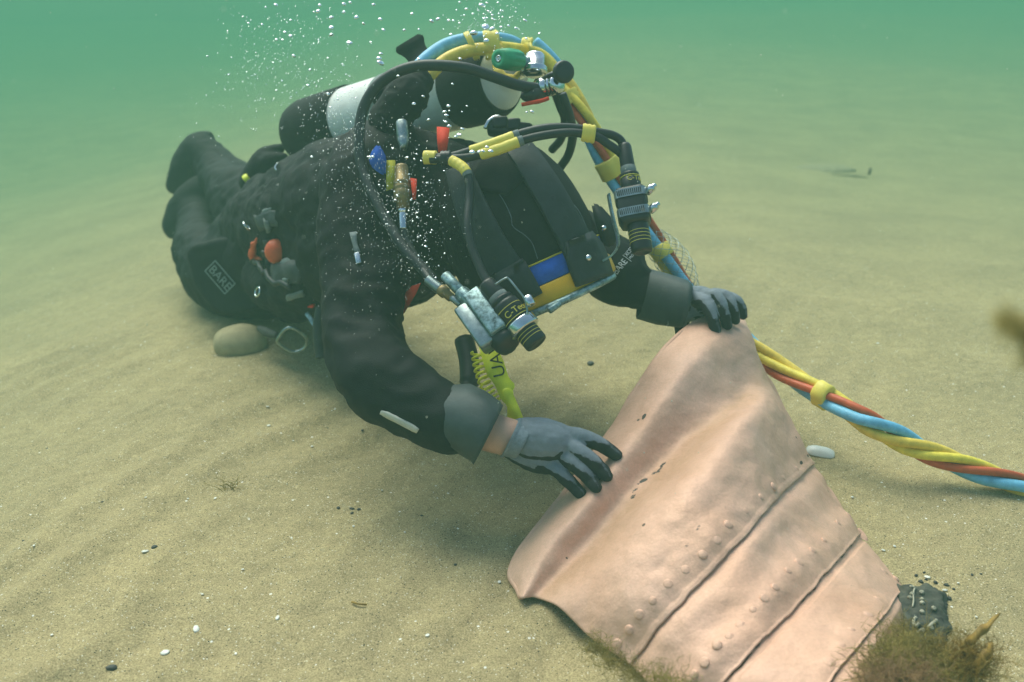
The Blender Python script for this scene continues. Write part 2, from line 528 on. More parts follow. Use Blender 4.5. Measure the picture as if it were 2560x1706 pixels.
def sheet_n(s, t):
    e = 0.03
    du = sheet_pt(min(s + e, NR - 1.001), t) - sheet_pt(max(s - e, 0), t)
    dv = sheet_pt(s, min(t + e, NC2 - 1.001)) - sheet_pt(s, max(t - e, 0))
    n = du.cross(dv).normalized()
    return n if n.dot(CAM - sheet_pt(s, t)) > 0 else -n

def seam_wob(t, k):
    return 0.05 * noise.noise(V(t * 1.3, k * 5.1, 0)) + 0.028 * noise.noise(V(t * 4.5, k * 3.3, 2)) + 0.012 * noise.noise(V(t * 15, k, 4))

RIV = [[(1987,1174),(1960,1195),(1928,1222),(1898,1246),(1858,1282),(1817,1316),(1786,1356),(1753,1389),(1714,1427),(1672,1458),(1635,1503),(1600,1538),(1570,1576),(1543,1609)],
       [(2122,1288),(2091,1314),(2056,1354),(2026,1384),(1996,1413),(1964,1434),(1937,1472),(1911,1500),(1884,1529),(1852,1565),(1823,1597),(1792,1621),(1765,1659),(1738,1689)],
       [(2238,1452),(2210,1431),(2192,1500),(2170,1537),(2130,1580),(2103,1617),(2074,1663)]]

def copper_material():
    m = bpy.data.materials.new('pink patinated copper'); m.use_nodes = True
    n = m.node_tree.nodes; l = m.node_tree.links; b = n['Principled BSDF']
    tc = n.new('ShaderNodeTexCoord')
    def nz_(scale, det=5, rough=0.6, dist=0.0):
        t = n.new('ShaderNodeTexNoise'); t.inputs['Scale'].default_value = scale; t.inputs['Detail'].default_value = det
        t.inputs['Roughness'].default_value = rough; t.inputs['Distortion'].default_value = dist
        l.new(tc.outputs['Object'], t.inputs['Vector']); return t.outputs['Fac']
    def ramp(f, st):
        r = n.new('ShaderNodeValToRGB'); l.new(f, r.inputs['Fac']); e = r.color_ramp.elements
        e[0].position, e[0].color = st[0][0], (*st[0][1], 1); e[1].position, e[1].color = st[1][0], (*st[1][1], 1)
        for p, c in st[2:]:
            k = e.new(p); k.color = (*c, 1)
        return r.outputs['Color']
    def mix(f, a, c, kind='MIX'):
        x = n.new('ShaderNodeMix'); x.data_type = 'RGBA'; x.blend_type = kind
        if isinstance(f, float): x.inputs[0].default_value = f
        else: l.new(f, x.inputs[0])
        for s, v in ((6, a), (7, c)):
            if isinstance(v, tuple): x.inputs[s].default_value = (*v, 1)
            else: l.new(v, x.inputs[s])
        return x.outputs[2]
    base = ramp(nz_(9, 6), [(0.3, (0.67, 0.385, 0.27)), (0.72, (0.78, 0.475, 0.345))])
    blot = ramp(nz_(3.4, 6, 0.7), [(0.40, (1, 1, 1)), (0.72, (0.93, 0.86, 0.72))])
    base = mix(0.55, base, blot, 'MULTIPLY')
    fine = ramp(nz_(260, 3), [(0.3, (0.92, 0.92, 0.92)), (0.7, (1.06, 1.06, 1.06))])
    base = mix(1.0, base, fine, 'MULTIPLY')
    # rusty ochre stain by weight attribute and dark worn spots by a second one
    at = n.new('ShaderNodeAttribute'); at.attribute_name = 'rust'
    st = n.new('ShaderNodeMath'); st.operation = 'MULTIPLY'; l.new(at.outputs['Fac'], st.inputs[0]); l.new(nz_(30, 6, 0.7, 1.0), st.inputs[1])
    base = mix(st.outputs[0], base, (0.36, 0.20, 0.06))
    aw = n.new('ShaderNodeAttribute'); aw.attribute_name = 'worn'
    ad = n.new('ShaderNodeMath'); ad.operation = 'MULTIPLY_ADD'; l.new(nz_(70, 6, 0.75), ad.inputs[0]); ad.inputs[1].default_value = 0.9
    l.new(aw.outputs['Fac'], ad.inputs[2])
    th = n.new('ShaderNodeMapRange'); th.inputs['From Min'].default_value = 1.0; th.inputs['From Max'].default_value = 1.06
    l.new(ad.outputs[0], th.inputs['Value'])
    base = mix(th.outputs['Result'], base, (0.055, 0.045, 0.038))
    # a few small pits
    vo = n.new('ShaderNodeTexVoronoi'); vo.inputs['Scale'].default_value = 55; l.new(tc.outputs['Object'], vo.inputs['Vector'])
    sc = n.new('ShaderNodeSeparateColor'); l.new(vo.outputs['Color'], sc.inputs[0])
    a1 = n.new('ShaderNodeMath'); a1.operation = 'LESS_THAN'; a1.inputs[1].default_value = 0.035; l.new(sc.outputs[0], a1.inputs[0])
    a2 = n.new('ShaderNodeMath'); a2.operation = 'LESS_THAN'; a2.inputs[1].default_value = 0.14; l.new(vo.outputs['Distance'], a2.inputs[0])
    a3 = n.new('ShaderNodeMath'); a3.operation = 'MULTIPLY'; l.new(a1.outputs[0], a3.inputs[0]); l.new(a2.outputs[0], a3.inputs[1])
    base = mix(a3.outputs[0], base, (0.12, 0.075, 0.05))
    l.new(base, b.inputs['Base Color'])
    rr = n.new('ShaderNodeMapRange'); rr.inputs['To Min'].default_value = 0.5; rr.inputs['To Max'].default_value = 0.7
    l.new(nz_(25, 4), rr.inputs['Value']); l.new(rr.outputs['Result'], b.inputs['Roughness'])
    b.inputs['Specular IOR Level'].default_value = 0.45
    b.inputs['Metallic'].default_value = 0.12
    bp = n.new('ShaderNodeBump'); bp.inputs['Strength'].default_value = 0.55; bp.inputs['Distance'].default_value = 0.004
    l.new(nz_(48, 4, 0.55), bp.inputs['Height'])
    b2 = n.new('ShaderNodeBump'); b2.inputs['Strength'].default_value = 0.22; b2.inputs['Distance'].default_value = 0.0012
    l.new(nz_(300, 3), b2.inputs['Height']); l.new(bp.outputs['Normal'], b2.inputs['Normal'])
    l.new(b2.outputs['Normal'], b.inputs['Normal'])
    return m
M['copper'] = copper_material()

vat = thing('riveted_vessel', W(1750, 1500, 1.4), 'big pinkish riveted copper vessel lying in the sand, its bent rim held by the diver', 'copper vessel')

# rivet positions on the surface
samp = [(s * 0.05, t * 0.05, pr(sheet_pt(s * 0.05, t * 0.05))) for s in range(int((NR - 1) / 0.05)) for t in range(int((NC - 1) / 0.05) + 1)]
def find_st(px, py):
    s, t, _ = min(samp, key=lambda q: (q[2][0] - px) ** 2 + (q[2][1] - py) ** 2)
    return s, t
RST = [[find_st(*p) for p in row] for row in RIV]
RPOS = [sheet_pt(*q) for row in RST for q in row]

HOLES = [find_st(2001, 1156), find_st(2018, 1139), find_st(1611, 1043)]
WEAR = [find_st(*p) for p in ((1605,1203),(1618,1194),(1633,1186),(1648,1178),(1590,1225),(1657,1163),(1585,1240),(1715,1368),(1744,1321))]

def sheet_disp(s, t, p):
    z = 0.0042 * noise.noise(p * 9) + 0.0022 * noise.noise(p * 26 + V(3, 0, 1)) + 0.0009 * noise.noise(p * 60)
    # long shallow grooves running with the rows on the middle plate
    if 5 < s < 7.2:
        z += 0.0022 * math.sin((s - 5) * 5.2 + 0.5 * math.sin(t * 2)) * min(1, (s - 5) * 4)
    d = min((p - q).length for q in RPOS)
    z += 0.0028 * math.exp(-(d / 0.015) ** 2)
    return z

def plate(name, s0, s1, k0, k1, under, label=None, ns=60):
    """one plate of the wall, from seam k0 to seam k1; its upper edge tucks under the plate before it"""
    nt_ = 190
    verts, worn, rust = [], [], []
    T = [(NC2 - 1.001) * j / (nt_ - 1) for j in range(nt_)]
    for i in range(ns):
        f = i / (ns - 1)
        for t in T:
            a = s0 + (seam_wob(t, k0) if k0 else (0.10 * noise.noise(V(t * 1.1, 9, 1)) + 0.03 * noise.noise(V(t * 4, 9, 1)) + 0.06)) - (0.16 if under else 0)
            b = s1 + (seam_wob(t, k1) if k1 else 0)
            a = max(a, 0)
            s = min(a + (b - a) * f, NR - 1.001)
            p = sheet_pt(s, t); n = sheet_n(s, t)
            sink = 0.0
            if under:
                top = s0 + seam_wob(t, k0)
                sink = -0.0024 * max(0.0, 1 - max(0, s - top) / 0.4)
                if s < top: sink = -0.003
            lift = 0.0008 if (k1 and f > 0.97) else 0
            verts.append(p + n * (sheet_disp(s, t, p) + sink + lift))
            wv = 0.0
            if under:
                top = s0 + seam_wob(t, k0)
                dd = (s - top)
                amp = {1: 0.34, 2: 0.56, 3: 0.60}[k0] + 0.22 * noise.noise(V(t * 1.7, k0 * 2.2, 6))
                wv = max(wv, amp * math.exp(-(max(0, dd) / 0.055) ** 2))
            for hs, ht in HOLES:
                wv = max(wv, 1.15 * math.exp(-(((s - hs) / 0.055) ** 2 + ((t - ht) / 0.055) ** 2) ** 2))
            for hs, ht in WEAR:
                wv = max(wv, 0.60 * math.exp(-((s - hs) / 0.13) ** 2 - ((t - ht) / 0.17) ** 2))
            worn.append(wv)
            ru = max(0, 1 - abs(s - 2.15) / 0.5) * 0.55 + (max(0, s - 9.4) * 0.9 if t < 5 else 0) + 0.28 * math.exp(-((s - 2.5) / 0.4) ** 2)
            if s > 9.5: ru = max(ru, 0.9)
            rust.append(min(1, ru))
    F = grid_faces(ns, nt_)
    me = bpy.data.meshes.new(name)
    me.from_pydata(verts, [], F); me.update()
    # make the front face the camera
    if me.polygons[len(F) // 2].normal.dot(CAM - me.polygons[len(F) // 2].center) < 0:
        me.flip_normals()
    me.polygons.foreach_set('use_smooth', [True] * len(me.polygons))
    for an, av in (('worn', worn), ('rust', rust)):
        at = me.attributes.new(an, 'FLOAT', 'POINT'); at.data.foreach_set('value', av)
    me.materials.append(M['copper'])
    o = bpy.data.objects.new(name, me); COL.objects.link(o)
    o.parent = vat; o.matrix_parent_inverse = Matrix.Translation(-vat.location)
    md = o.modifiers.new('thickness', 'SOLIDIFY'); md.thickness = 0.0022; md.offset = -1
    if label: o['label'] = label
    return o
p1 = plate('rim_plate', 0.0, 5.0, 0, 1, False, 'rim plate bent outwards and creased along its length', ns=130)
p2 = plate('wall_plate', 5.0, 7.0, 1, 2, True, ns=60)
p3 = plate('wall_plate', 7.0, 9.0, 2, 3, True, ns=60)
p4 = plate('wall_plate', 9.0, 10.99, 3, 0, True, 'narrow end plate stained with rust', ns=50)

bm = bmesh.new()      # rolled edge of the flared rim
EDGE = []
for j in range(120):
    t = (NC - 0.6) * j / 119
    s_ = 0.10 * noise.noise(V(t * 1.1, 9, 1)) + 0.03 * noise.noise(V(t * 4, 9, 1)) + 0.06
    p = sheet_pt(max(s_, 0), t)
    EDGE.append(p - sheet_n(max(s_, 0), t) * .0035)
add_tube(bm, EDGE, [.0048 + .0012 * noise.noise(V(j * .12, 3, 3)) for j in range(120)], 12, roundcap=True)
link('rolled_edge', bm, M['copper'], p1)
def rivet_mesh():
    bm = bmesh.new()
    add_lathe(bm, V(0, 0, -0.003), V(0, 0, 1), [(0, 0.0066), (0.003, 0.0066), (0.0042, 0.0058), (0.0052, 0.0042), (0.0058, 0.002), (0.0059, 0.0004)], 16)
    me = bpy.data.meshes.new('rivet'); bm.normal_update(); bm.to_mesh(me); bm.free()
    me.polygons.foreach_set('use_smooth', [True] * len(me.polygons)); me.materials.append(M['copper'])
    return me
RM = rivet_mesh()
random.seed(4)
for row, pl in zip(RST, (p1, p2, p3)):
    for s, t in row:
        p, n = sheet_pt(s, t), sheet_n(s, t)
        o = bpy.data.objects.new('rivet', RM); COL.objects.link(o)
        z = sheet_disp(s, t, p)
        if pl is not p1:
            base = 5 if pl is p2 else 7
            z += -0.0024 * max(0, 1 - max(0, s - base) / 0.4)
        k = random.uniform(0.72, 1.0)
        o.parent = pl
        o.matrix_world = Matrix.Translation(p + n * (z + random.uniform(-0.0012, 0.0004))) @ n.to_track_quat('Z', 'Y').to_matrix().to_4x4() @ Matrix.Diagonal((k, k, random.uniform(0.5, 0.85), 1))
        o.parent = pl
        o.matrix_parent_inverse = Matrix.Translation(vat.location) @ Matrix.Translation(-vat.location)
bpy.context.view_layer.update()

# ------------------------------------------------------------------ umbilical: four hoses twisted round one another
umb = thing('umbilical', W(2060, 985, 1.60), 'twisted blue, yellow and red hose bundle running from the diver to the right edge', 'hose bundle')
UMB = [(1330,118,1.80),(1395,190,1.78),(1450,275,1.76),(1500,370,1.76),(1545,455,1.78),(1600,545,1.80),(1660,640,1.80),(1725,735,1.79),(1800,800,1.77),(1880,868,1.74),(1960,930,1.70),(2060,990,1.64),(2170,1055,1.58),(2290,1118,1.57),(2420,1168,1.56),(2560,1216,1.55),(2760,1290,1.53)]
def strand(phase, off, r, mt, name, k0=0, k1=1.0, turns=3.1, seg=12):
    n = 260
    P = [p[0] for p in path(UMB, n)]
    F = frames(P)
    i0, i1 = int(k0 * (n - 1)), int(k1 * (n - 1))
    pts = []
    for i in range(i0, i1 + 1):
        f = i / (n - 1)
        a = phase + TW(f)
        o_ = off * (1 + 0.35 * noise.noise(V(f * 9, phase, 0)))
        t, u, v = F[i]
        # keep a steady reference: u towards the camera, v up
        c = (CAM - P[i]); c = (c - t * c.dot(t)).normalized(); d = t.cross(c)
        pts.append(P[i] + (c * math.cos(a) + d * math.sin(a)) * o_)
    bm = bmesh.new(); add_tube(bm, pts, r, seg)
    return link(name, bm, mt, umb)
def TW(f):
    """twist angle along the bundle: about one turn for each 0.36 m near the camera"""
    return -2 * math.pi * (2.35 * f + 0.12 * math.sin(f * 9) + 0.7 * max(0, f - 0.74) / 0.26)
PH = 0.75
strand(PH + 0.0, 0.0112, 0.0079, M['yellow_hose'], 'yellow_hose')
strand(PH + 1.45, 0.0112, 0.0075, M['yellow_hose2'], 'yellow_hose')
strand(PH + 2.9, 0.0113, 0.0067, M['red_hose'], 'red_hose')
strand(PH + 4.5, 0.0112, 0.0090, M['blue_hose'], 'blue_hose')
def umb_frame(px, py):
    P = [p[0] for p in path(UMB, 400)]
    i = min(range(400), key=lambda k: (pr(P[k])[0] - px) ** 2 + (pr(P[k])[1] - py) ** 2)
    return P[i], (P[min(i + 1, 399)] - P[i - 1]).normalized()
for px, py, ln in ((2060, 985, 0.026), (1655, 630, 0.024), (1528, 418, 0.034)):
    p, t = umb_frame(px, py)
    bm = bmesh.new()
    def wob(th, h): return 1 + 0.13 * math.sin(2 * th + px) + 0.04 * math.sin(5 * th)
    add_lathe(bm, p - t * ln / 2, t, [(0, 0.0195), (0.002, 0.0216), (ln * 0.5, 0.0212), (ln - 0.002, 0.0216), (ln, 0.0195)], 28, wob=wob)
    link('tape', bm, M['tape'], umb)

# ================================================================== the diver
diver = thing('person', W(800, 700, 2.1), 'diver in a black drysuit kneeling low over the sand, reaching forward with both gloved hands', 'diver')

def chain(bm, pts, seg=14, n=None):
    """closed tapering limb: pts = [(px, py, d, r)]"""
    n = n or max(8, 6 * len(pts))
    S = path(pts, n)
    add_tube(bm, [s[0] for s in S], [max(s[1], 0.002) for s in S], seg, roundcap=True)

def folds(p, n, a=0.004, s=11):
    """soft creases of a loose suit"""
    q = p * s
    w_ = V(noise.noise(q * .6), noise.noise(q * .6 + V(9, 0, 0)), noise.noise(q * .6 + V(0, 9, 0)))
    r_ = 1 - abs(noise.noise(V(q.x * 1.5, q.y * 1.5, q.z * 3.1) + w_ * 1.3)) * 2.2
    return a * max(-.2, r_) * 1.1 * max(0, .35 + noise.noise(q * .45 + V(4, 4, 4))) + a * (noise.noise(q) * 1.1 - 0.9 * abs(noise.noise(V(q.x * 2.1, q.y * 2.1, q.z * 3.3))) + 0.3)

# ---- drysuit: torso, arms and legs as one surface
bm = bmesh.new()
chain(bm, [(640, 620, 2.42, .12), (720, 600, 2.28, .134), (830, 560, 2.08, .155), (945, 520, 1.92, .150), (1060, 500, 1.78, .115), (1140, 530, 1.70, .085)], 20)
chain(bm, [(760, 640, 2.2, .12), (880, 630, 1.98, .135), (980, 600, 1.84, .125), (1070, 600, 1.74, .085)], 18)
chain(bm, [(1010, 480, 1.80, .10), (945, 430, 1.68, .080), (908, 560, 1.63, .077), (912, 700, 1.58, .067), (908, 830, 1.52, .058), (932, 928, 1.47, .057), (1030, 1002, 1.43, .053), (1120, 1047, 1.41, .046)], 18)
chain(bm, [(1040, 470, 1.82, .10), (1230, 500, 1.90, .085), (1400, 580, 1.88, .064), (1490, 640, 1.78, .056), (1560, 690, 1.71, .052), (1612, 725, 1.69, .033), (1690, 757, 1.655, .030)], 16)
chain(bm, [(760, 610, 2.20, .13), (660, 670, 2.28, .115), (560, 690, 2.36, .09), (505, 630, 2.52, .068), (490, 560, 2.70, .052)], 16)
chain(bm, [(700, 560, 2.40, .12), (620, 510, 2.52, .085), (565, 455, 2.70, .058), (515, 395, 2.85, .046)], 16)
suit = remeshed('suit', bm, 0.0085, 5, lambda p, n: folds(p, n, 0.0085) + 0.0012 * noise.noise(p * 60))
suit_o = link('body', suit, M['suit'], diver)
SUIT = bvh(suit_o)

def boot(pts, label):
    bm = bmesh.new()
    for c in pts: chain(bm, c, 14)
    b = remeshed('boot', bm, 0.007, 6, lambda p, n: folds(p, n, 0.003, 14))
    o = link('boot', b, M['neoprene'], diver)
    return o
boot([[(512, 352, 2.86, .030), (497, 372, 2.86, .049), (468, 418, 2.86, .047), (438, 462, 2.86, .029)], [(500, 372, 2.86, .047), (560, 430, 2.78, .053), (612, 455, 2.7, .05)]], 0)
boot([[(505, 478, 2.78, .046), (468, 520, 2.78, .052), (440, 566, 2.77, .037)], [(480, 515, 2.78, .05), (512, 580, 2.7, .06)]], 0)

# ---- thigh pocket / knee panel with its printed label
bm = bmesh.new()
POC = [(463, 628), (480, 612), (560, 592), (640, 600), (700, 650), (705, 745), (650, 768), (610, 780), (562, 790), (530, 772), (505, 742), (480, 698)]
front = [bm.verts.new(W(x, y, 2.17 + 0.0004 * (620 - x) * 0.4)) for x, y in POC]
back = [bm.verts.new(W(630 + (x - 630) * 0.95, 690 + (y - 690) * 0.95, 2.36)) for x, y in POC]
f1 = bm.faces.new(front); bm.faces.new(back[::-1])
for i in range(len(POC)):
    j = (i + 1) % len(POC)
    bm.faces.new((front[j], front[i], back[i], back[j]))
bmesh.ops.recalc_face_normals(bm, faces=bm.faces[:])
pk = remeshed('pocket', bm, 0.006, 14, lambda p, n: folds(p, n, 0.0022, 16))
pocket = link('pocket', pk, M['neoprene'], diver)
PK = bvh(pocket)
c0, n0 = hit(PK, 553, 694)
bx = (hit(PK, 579, 724)[0] - c0).normalized(); by = n0.cross(bx)
bm = bmesh.new()
for (u, v, hu, hv) in ((0, .0165, .0345, .0011), (0, -.0165, .0345, .0011), (-.034, 0, .0011, .0165), (.034, 0, .0011, .0165)):
    add_box(bm, c0 + bx * u + by * v + n0 * .0055, bx * hu, by * hv, n0 * .0008)
link('label_border', bm, M['grey_print'], pocket, smooth=False)
text_mesh('label_lettering', 'BARE', 0.0275, M['grey_print'], pocket, c0 - bx * 0.0305 - by * 0.0095 + n0 * 0.0057, bx, by, 0.0006)

# ---- reflective strip on the right forearm, zip pull on the shoulder
bm = bmesh.new()
strap_on(bm, SUIT, [(953, 1030, 8), (970, 1037, 13), (1000, 1052, 13), (1030, 1068, 14), (1046, 1077, 9)], 12, 0.0015, 0.0012, n=12, cross=4)
link('reflective_strip', bm, M['reflect'], diver)
bm = bmesh.new()
strap_on(bm, SUIT, [(884, 585, 14), (889, 612, 11), (896, 634, 13)], 12, 0.003, 0.003, n=6, cross=3)
zc = link('zip_cord', bm, M['grey_web'], diver)
p, n = hit(SUIT, 899, 651, 0.006)
q = hit(SUIT, 896, 640, 0.006)[0]
ax = (p - q).normalized(); sd = ax.cross(n).normalized()
bm = bmesh.new()
add_box(bm, p, ax * .0095, sd * .0042, n * .003, 0.001)
add_box(bm, p + n * .003 - sd * .0018, ax * .0085, sd * .0011, n * .0015, 0.0004)
add_box(bm, p + n * .003 + sd * .0018 + ax * .002, ax * .006, sd * .0010, n * .0012, 0.0004)
link('zip_pull', bm, M['chrome'], diver)

# lettering on the left sleeve
a0, an = hit(SUIT, 1524, 690, 0.0015, 1.7); a1, _ = hit(SUIT, 1600, 602, 0.0015, 1.7)
am, an = hit(SUIT, 1560, 650, 0.0025, 1.7)
ex = (a1 - a0); ex -= an * ex.dot(an); ex.normalize(); ey = an.cross(ex)
def on_sleeve(o):
    def f(c):
        q = o + ex * c.x + ey * c.y
        dr = (q - CAM).normalized()
        loc, nn, i, d = SUIT.ray_cast(CAM, dr)
        if loc is None: loc = q; nn = an
        return loc + nn * (0.0012 + c.z)
    return f
am = hit(SUIT, 1563, 655, 0.0025, 1.7)[0]
b0 = am - ex * 0.036 - ey * 0.004
text_mesh('sleeve_lettering', 'BARE', 0.0155, M['white_print'], suit_o, b0, ex, ey, 0.0003, bend=on_sleeve(b0))
bb = am + ex * 0.0055 - ey * 0.006
bm = bmesh.new(); f_ = on_sleeve(bb)
add_box(bm, f_(V(0, 0.007, 0.0002)), ex * .0004, ey * .009, an * .0004)
link('sleeve_bar', bm, M['white_print'], suit_o, smooth=False)
b1 = am + ex * 0.0085 + ey * 0.0028
text_mesh('sleeve_lettering', 'XCS2', 0.0098, M['white_print'], suit_o, b1, ex, ey, 0.0003, bend=on_sleeve(b1))
b2 = am + ex * 0.0085 - ey * 0.0048
text_mesh('sleeve_lettering', 'PRO DRY', 0.0064, M['white_print'], suit_o, b2, ex, ey, 0.0003, bend=on_sleeve(b2))

# ---- cuffs
def cuff(rings, name='cuff', wall=0.003, seg=40, parent=diver, mt=None, wr=0.0):
    """open flared sleeve end: rings = [(centre, axis u vector, axis v vector)]"""
    bm = bmesh.new()
    out = []
    for k, (c, u, v) in enumerate(rings):
        out.append([bm.verts.new(c + u * math.cos(2 * math.pi * i / seg) * (1 + wr * k / len(rings) * noise.noise(V(i * .45, k * .3, 3))) + v * math.sin(2 * math.pi * i / seg) * (1 + wr * k / len(rings) * noise.noise(V(i * .4, k * .3, 8)))) for i in range(seg)])
    inn = []
    for k, (c, u, v) in enumerate(rings[::-1]):
        src = out[len(rings) - 1 - k]
        inn.append([bm.verts.new(c + (q.co - c) * (1 - wall / max(0.01, (q.co - c).length))) for q in src])
    al = out + inn
    for i in range(len(al) - 1):
        for k in range(seg):
            bm.faces.new((al[i][k], al[i][(k + 1) % seg], al[i + 1][(k + 1) % seg], al[i + 1][k]))
    bmesh.ops.recalc_face_normals(bm, faces=bm.faces[:])
    return link(name, bm, mt or M['cuff'], parent)
def seg_ring(p, q, d, depth, tilt=0.0):
    """ring whose picture is the line p-q at distance d and whose depth half-axis is depth"""
    a, b = W(*p, d - tilt), W(*q, d + tilt)
    return ((a + b) / 2, (a - b) / 2, FW * depth)
cuff([seg_ring((1072, 1100), (1128, 962), 1.42, .050), seg_ring((1105, 1118), (1175, 960), 1.41, .054), seg_ring((1150, 1135), (1215, 980), 1.40, .056), seg_ring((1178, 1154), (1250, 1004), 1.395, .058), seg_ring((1184, 1160), (1258, 1014), 1.395, .057)], wr=0.16)
cuff([seg_ring((1592, 798), (1622, 672), 1.70, .046), seg_ring((1640, 812), (1668, 684), 1.675, .045), seg_ring((1690, 818), (1716, 700), 1.655, .043), seg_ring((1702, 820), (1727, 708), 1.65, .042)], wr=0.05)

# ---- wrists (skin) and gloves
bm = bmesh.new()
chain(bm, [(1185, 1065, 1.405, .029), (1240, 1085, 1.402, .0275), (1285, 1097, 1.40, .026)], 18)
link('wrist', bm, M['skin'], diver)
SHEETT = BVHTree.FromPolygons(*(lambda S: ([p for r in S for p in r], grid_faces(len(S), len(S[0]))))([[sheet_pt(s * .1, t * .1) for t in range(int((NC2 - 1) * 10) - 1)] for s in range(int((NR - 1) * 10))]))
def on_sheet(px, py, r, dflt):
    p = W(px, py, dflt)
    loc, n, i, d = SHEETT.ray_cast(CAM, ray(px, py))
    if loc is None: return p
    if n.dot(ray(px, py)) > 0: n = -n
    return loc + n * r

def glove_mat():
    m = M['glove'].copy(); m.name = 'glove knit and coating'
    n = m.node_tree.nodes; l = m.node_tree.links; b = n['Principled BSDF']
    src = b.inputs['Base Color'].links[0].from_socket
    at = n.new('ShaderNodeAttribute'); at.attribute_name = 'dip'
    no = n.new('ShaderNodeTexNoise'); no.inputs['Scale'].default_value = 220
    tc = n.new('ShaderNodeTexCoord'); l.new(tc.outputs['Object'], no.inputs['Vector'])
    ad = n.new('ShaderNodeMath'); ad.operation = 'MULTIPLY_ADD'; ad.inputs[1].default_value = 0.12
    l.new(no.outputs['Fac'], ad.inputs[0]); l.new(at.outputs['Fac'], ad.inputs[2])
    mr = n.new('ShaderNodeMapRange'); mr.inputs['From Min'].default_value = 0.5; mr.inputs['From Max'].default_value = 0.60
    l.new(ad.outputs[0], mr.inputs['Value'])
    mx = n.new('ShaderNodeMix'); mx.data_type = 'RGBA'
    l.new(mr.outputs['Result'], mx.inputs[0]); l.new(src, mx.inputs[6]); mx.inputs[7].default_value = (0.022, 0.024, 0.027, 1)
    l.new(mx.outputs[2], b.inputs['Base Color'])
    return m
M['glove2'] = glove_mat()

def glove(palm, fingers, dorsal, label):
    """palm: list of chains of (Vector, r); fingers: list of [(Vector, r), ...] base to tip; dorsal: outward direction of the back"""
    bm = bmesh.new()
    def tube(ch, seg=14):
        n = 5 * len(ch)
        S = [cr([(*p, r) for p, r in ch], (len(ch) - 1) * k / (n - 1)) for k in range(n)]
        add_tube(bm, [V(*s[:3]) for s in S], [s[3] for s in S], seg, roundcap=True)
    for c in palm: tube(c, 16)
    for f in fingers: tube(f)
    b = remeshed('glove', bm, 0.0018, 3, lambda p, n: 0.0009 * noise.noise(p * 75) + 0.0005 * noise.noise(p * 160))
    segs = []
    for f in fingers:
        L = [0]
        for i in range(len(f) - 1): L.append(L[-1] + (f[i + 1][0] - f[i][0]).length)
        for i in range(len(f) - 1):
            segs.append((f[i][0], f[i + 1][0], L[i] / L[-1], L[i + 1] / L[-1], f[i][1]))
    vals = []
    for v in b.verts:
        best, bu = 1e9, 0
        for a, c, u0, u1, r in segs:
            ab = c - a; t = max(0, min(1, (v.co - a).dot(ab) / ab.length_squared))
            d = (v.co - (a + ab * t)).length - r
            if d < best: best, bu, bt = d, u0 + (u1 - u0) * t, ab
        dn = v.normal.dot(dorsal)
        if best < 0.006 and bu > 0.10:
            ax_ = bt.normalized()
            dd = (dorsal - ax_ * dorsal.dot(ax_)).normalized(); nn = v.normal - ax_ * v.normal.dot(ax_)
            dn = nn.dot(dd) / max(.35, nn.length)
            val = 0.5 + ((-0.15 + 1.16 * min(1, bu / 0.80)) - dn) * 0.9
        else:
            val = 0.5 + (-0.12 - dn) * 0.9
        vals.append(val)
    o = link('glove', b, M['glove2'], diver)
    at = o.data.attributes.new('dip', 'FLOAT', 'POINT'); at.data.foreach_set('value', vals)
    o['label'] = label
    return o

def FS(pts):   # finger resting on the sheet
    return [((on_sheet(x, y, r * 0.75, d) if on else W(x, y, d)), r) for x, y, d, r, on in pts]
RD_ = (CAM - W(1400, 1120, 1.4)).normalized() * 0.62 + UP * 0.78
RD_.normalize()
palmR = [[(W(1290, 1094, 1.405), .025), (W(1330, 1100, 1.40), .029), (W(1390, 1108, 1.395), .026), (W(1420, 1112, 1.395), .018)],
         [(W(1290, 1120, 1.41), .021), (W(1345, 1140, 1.41), .025), (W(1400, 1158, 1.40), .018)],
         [(W(1300, 1075, 1.41), .017), (W(1360, 1078, 1.405), .019), (W(1425, 1092, 1.40), .014)],
         [(W(1320, 1110, 1.44), .018), (W(1400, 1140, 1.47), .016), (W(1450, 1165, 1.49), .013)]]   # thumb under the rim
fingR = [FS([(1405, 1085, 1.405, .0120, 0), (1446, 1089, 1.392, .0112, 0), (1485, 1104, 1.393, .0108, 0), (1518, 1122, 1.398, .0102, 0), (1541, 1138, 1.393, .0090, 0)]),
         FS([(1398, 1108, 1.40, .0122, 0), (1440, 1124, 1.381, .0116, 0), (1472, 1146, 1.374, .0110, 0), (1500, 1171, 1.374, .0102, 0), (1517, 1190, 1.370, .0090, 0)]),
         FS([(1388, 1128, 1.402, .0122, 0), (1424, 1150, 1.382, .0114, 0), (1452, 1174, 1.374, .0108, 0), (1476, 1200, 1.372, .0100, 0), (1490, 1218, 1.361, .0088, 0)]),
         FS([(1350, 1148, 1.408, .0124, 0), (1388, 1172, 1.39, .0112, 0), (1416, 1198, 1.384, .0104, 0), (1438, 1220, 1.381, .0096, 0), (1452, 1234, 1.373, .0084, 0)])]
gr = glove(palmR, fingR, RD_, 'grey and black work glove spread over the edge of the metal')
def knit_cuff(p0, q0, d0, p1, q1, d1, dep, parent, n=9):
    rings = []
    for k in range(n):
        f = k / (n - 1)
        pp = tuple(p0[i] + (p1[i] - p0[i]) * f for i in (0, 1)); qq = tuple(q0[i] + (q1[i] - q0[i]) * f for i in (0, 1))
        c, u, v = seg_ring(pp, qq, d0 + (d1 - d0) * f, dep)
        s = 1 + (0.07 if k in (0, 1) else 0) + 0.015 * math.sin(k * 2.2)
        rings.append((c, u * s, v * s))
    return cuff(rings, 'glove_cuff', 0.003, 48, parent, M['knit'])
knit_cuff((1252, 1140), (1296, 1050), 1.403, (1290, 1146), (1334, 1060), 1.402, .033, gr)
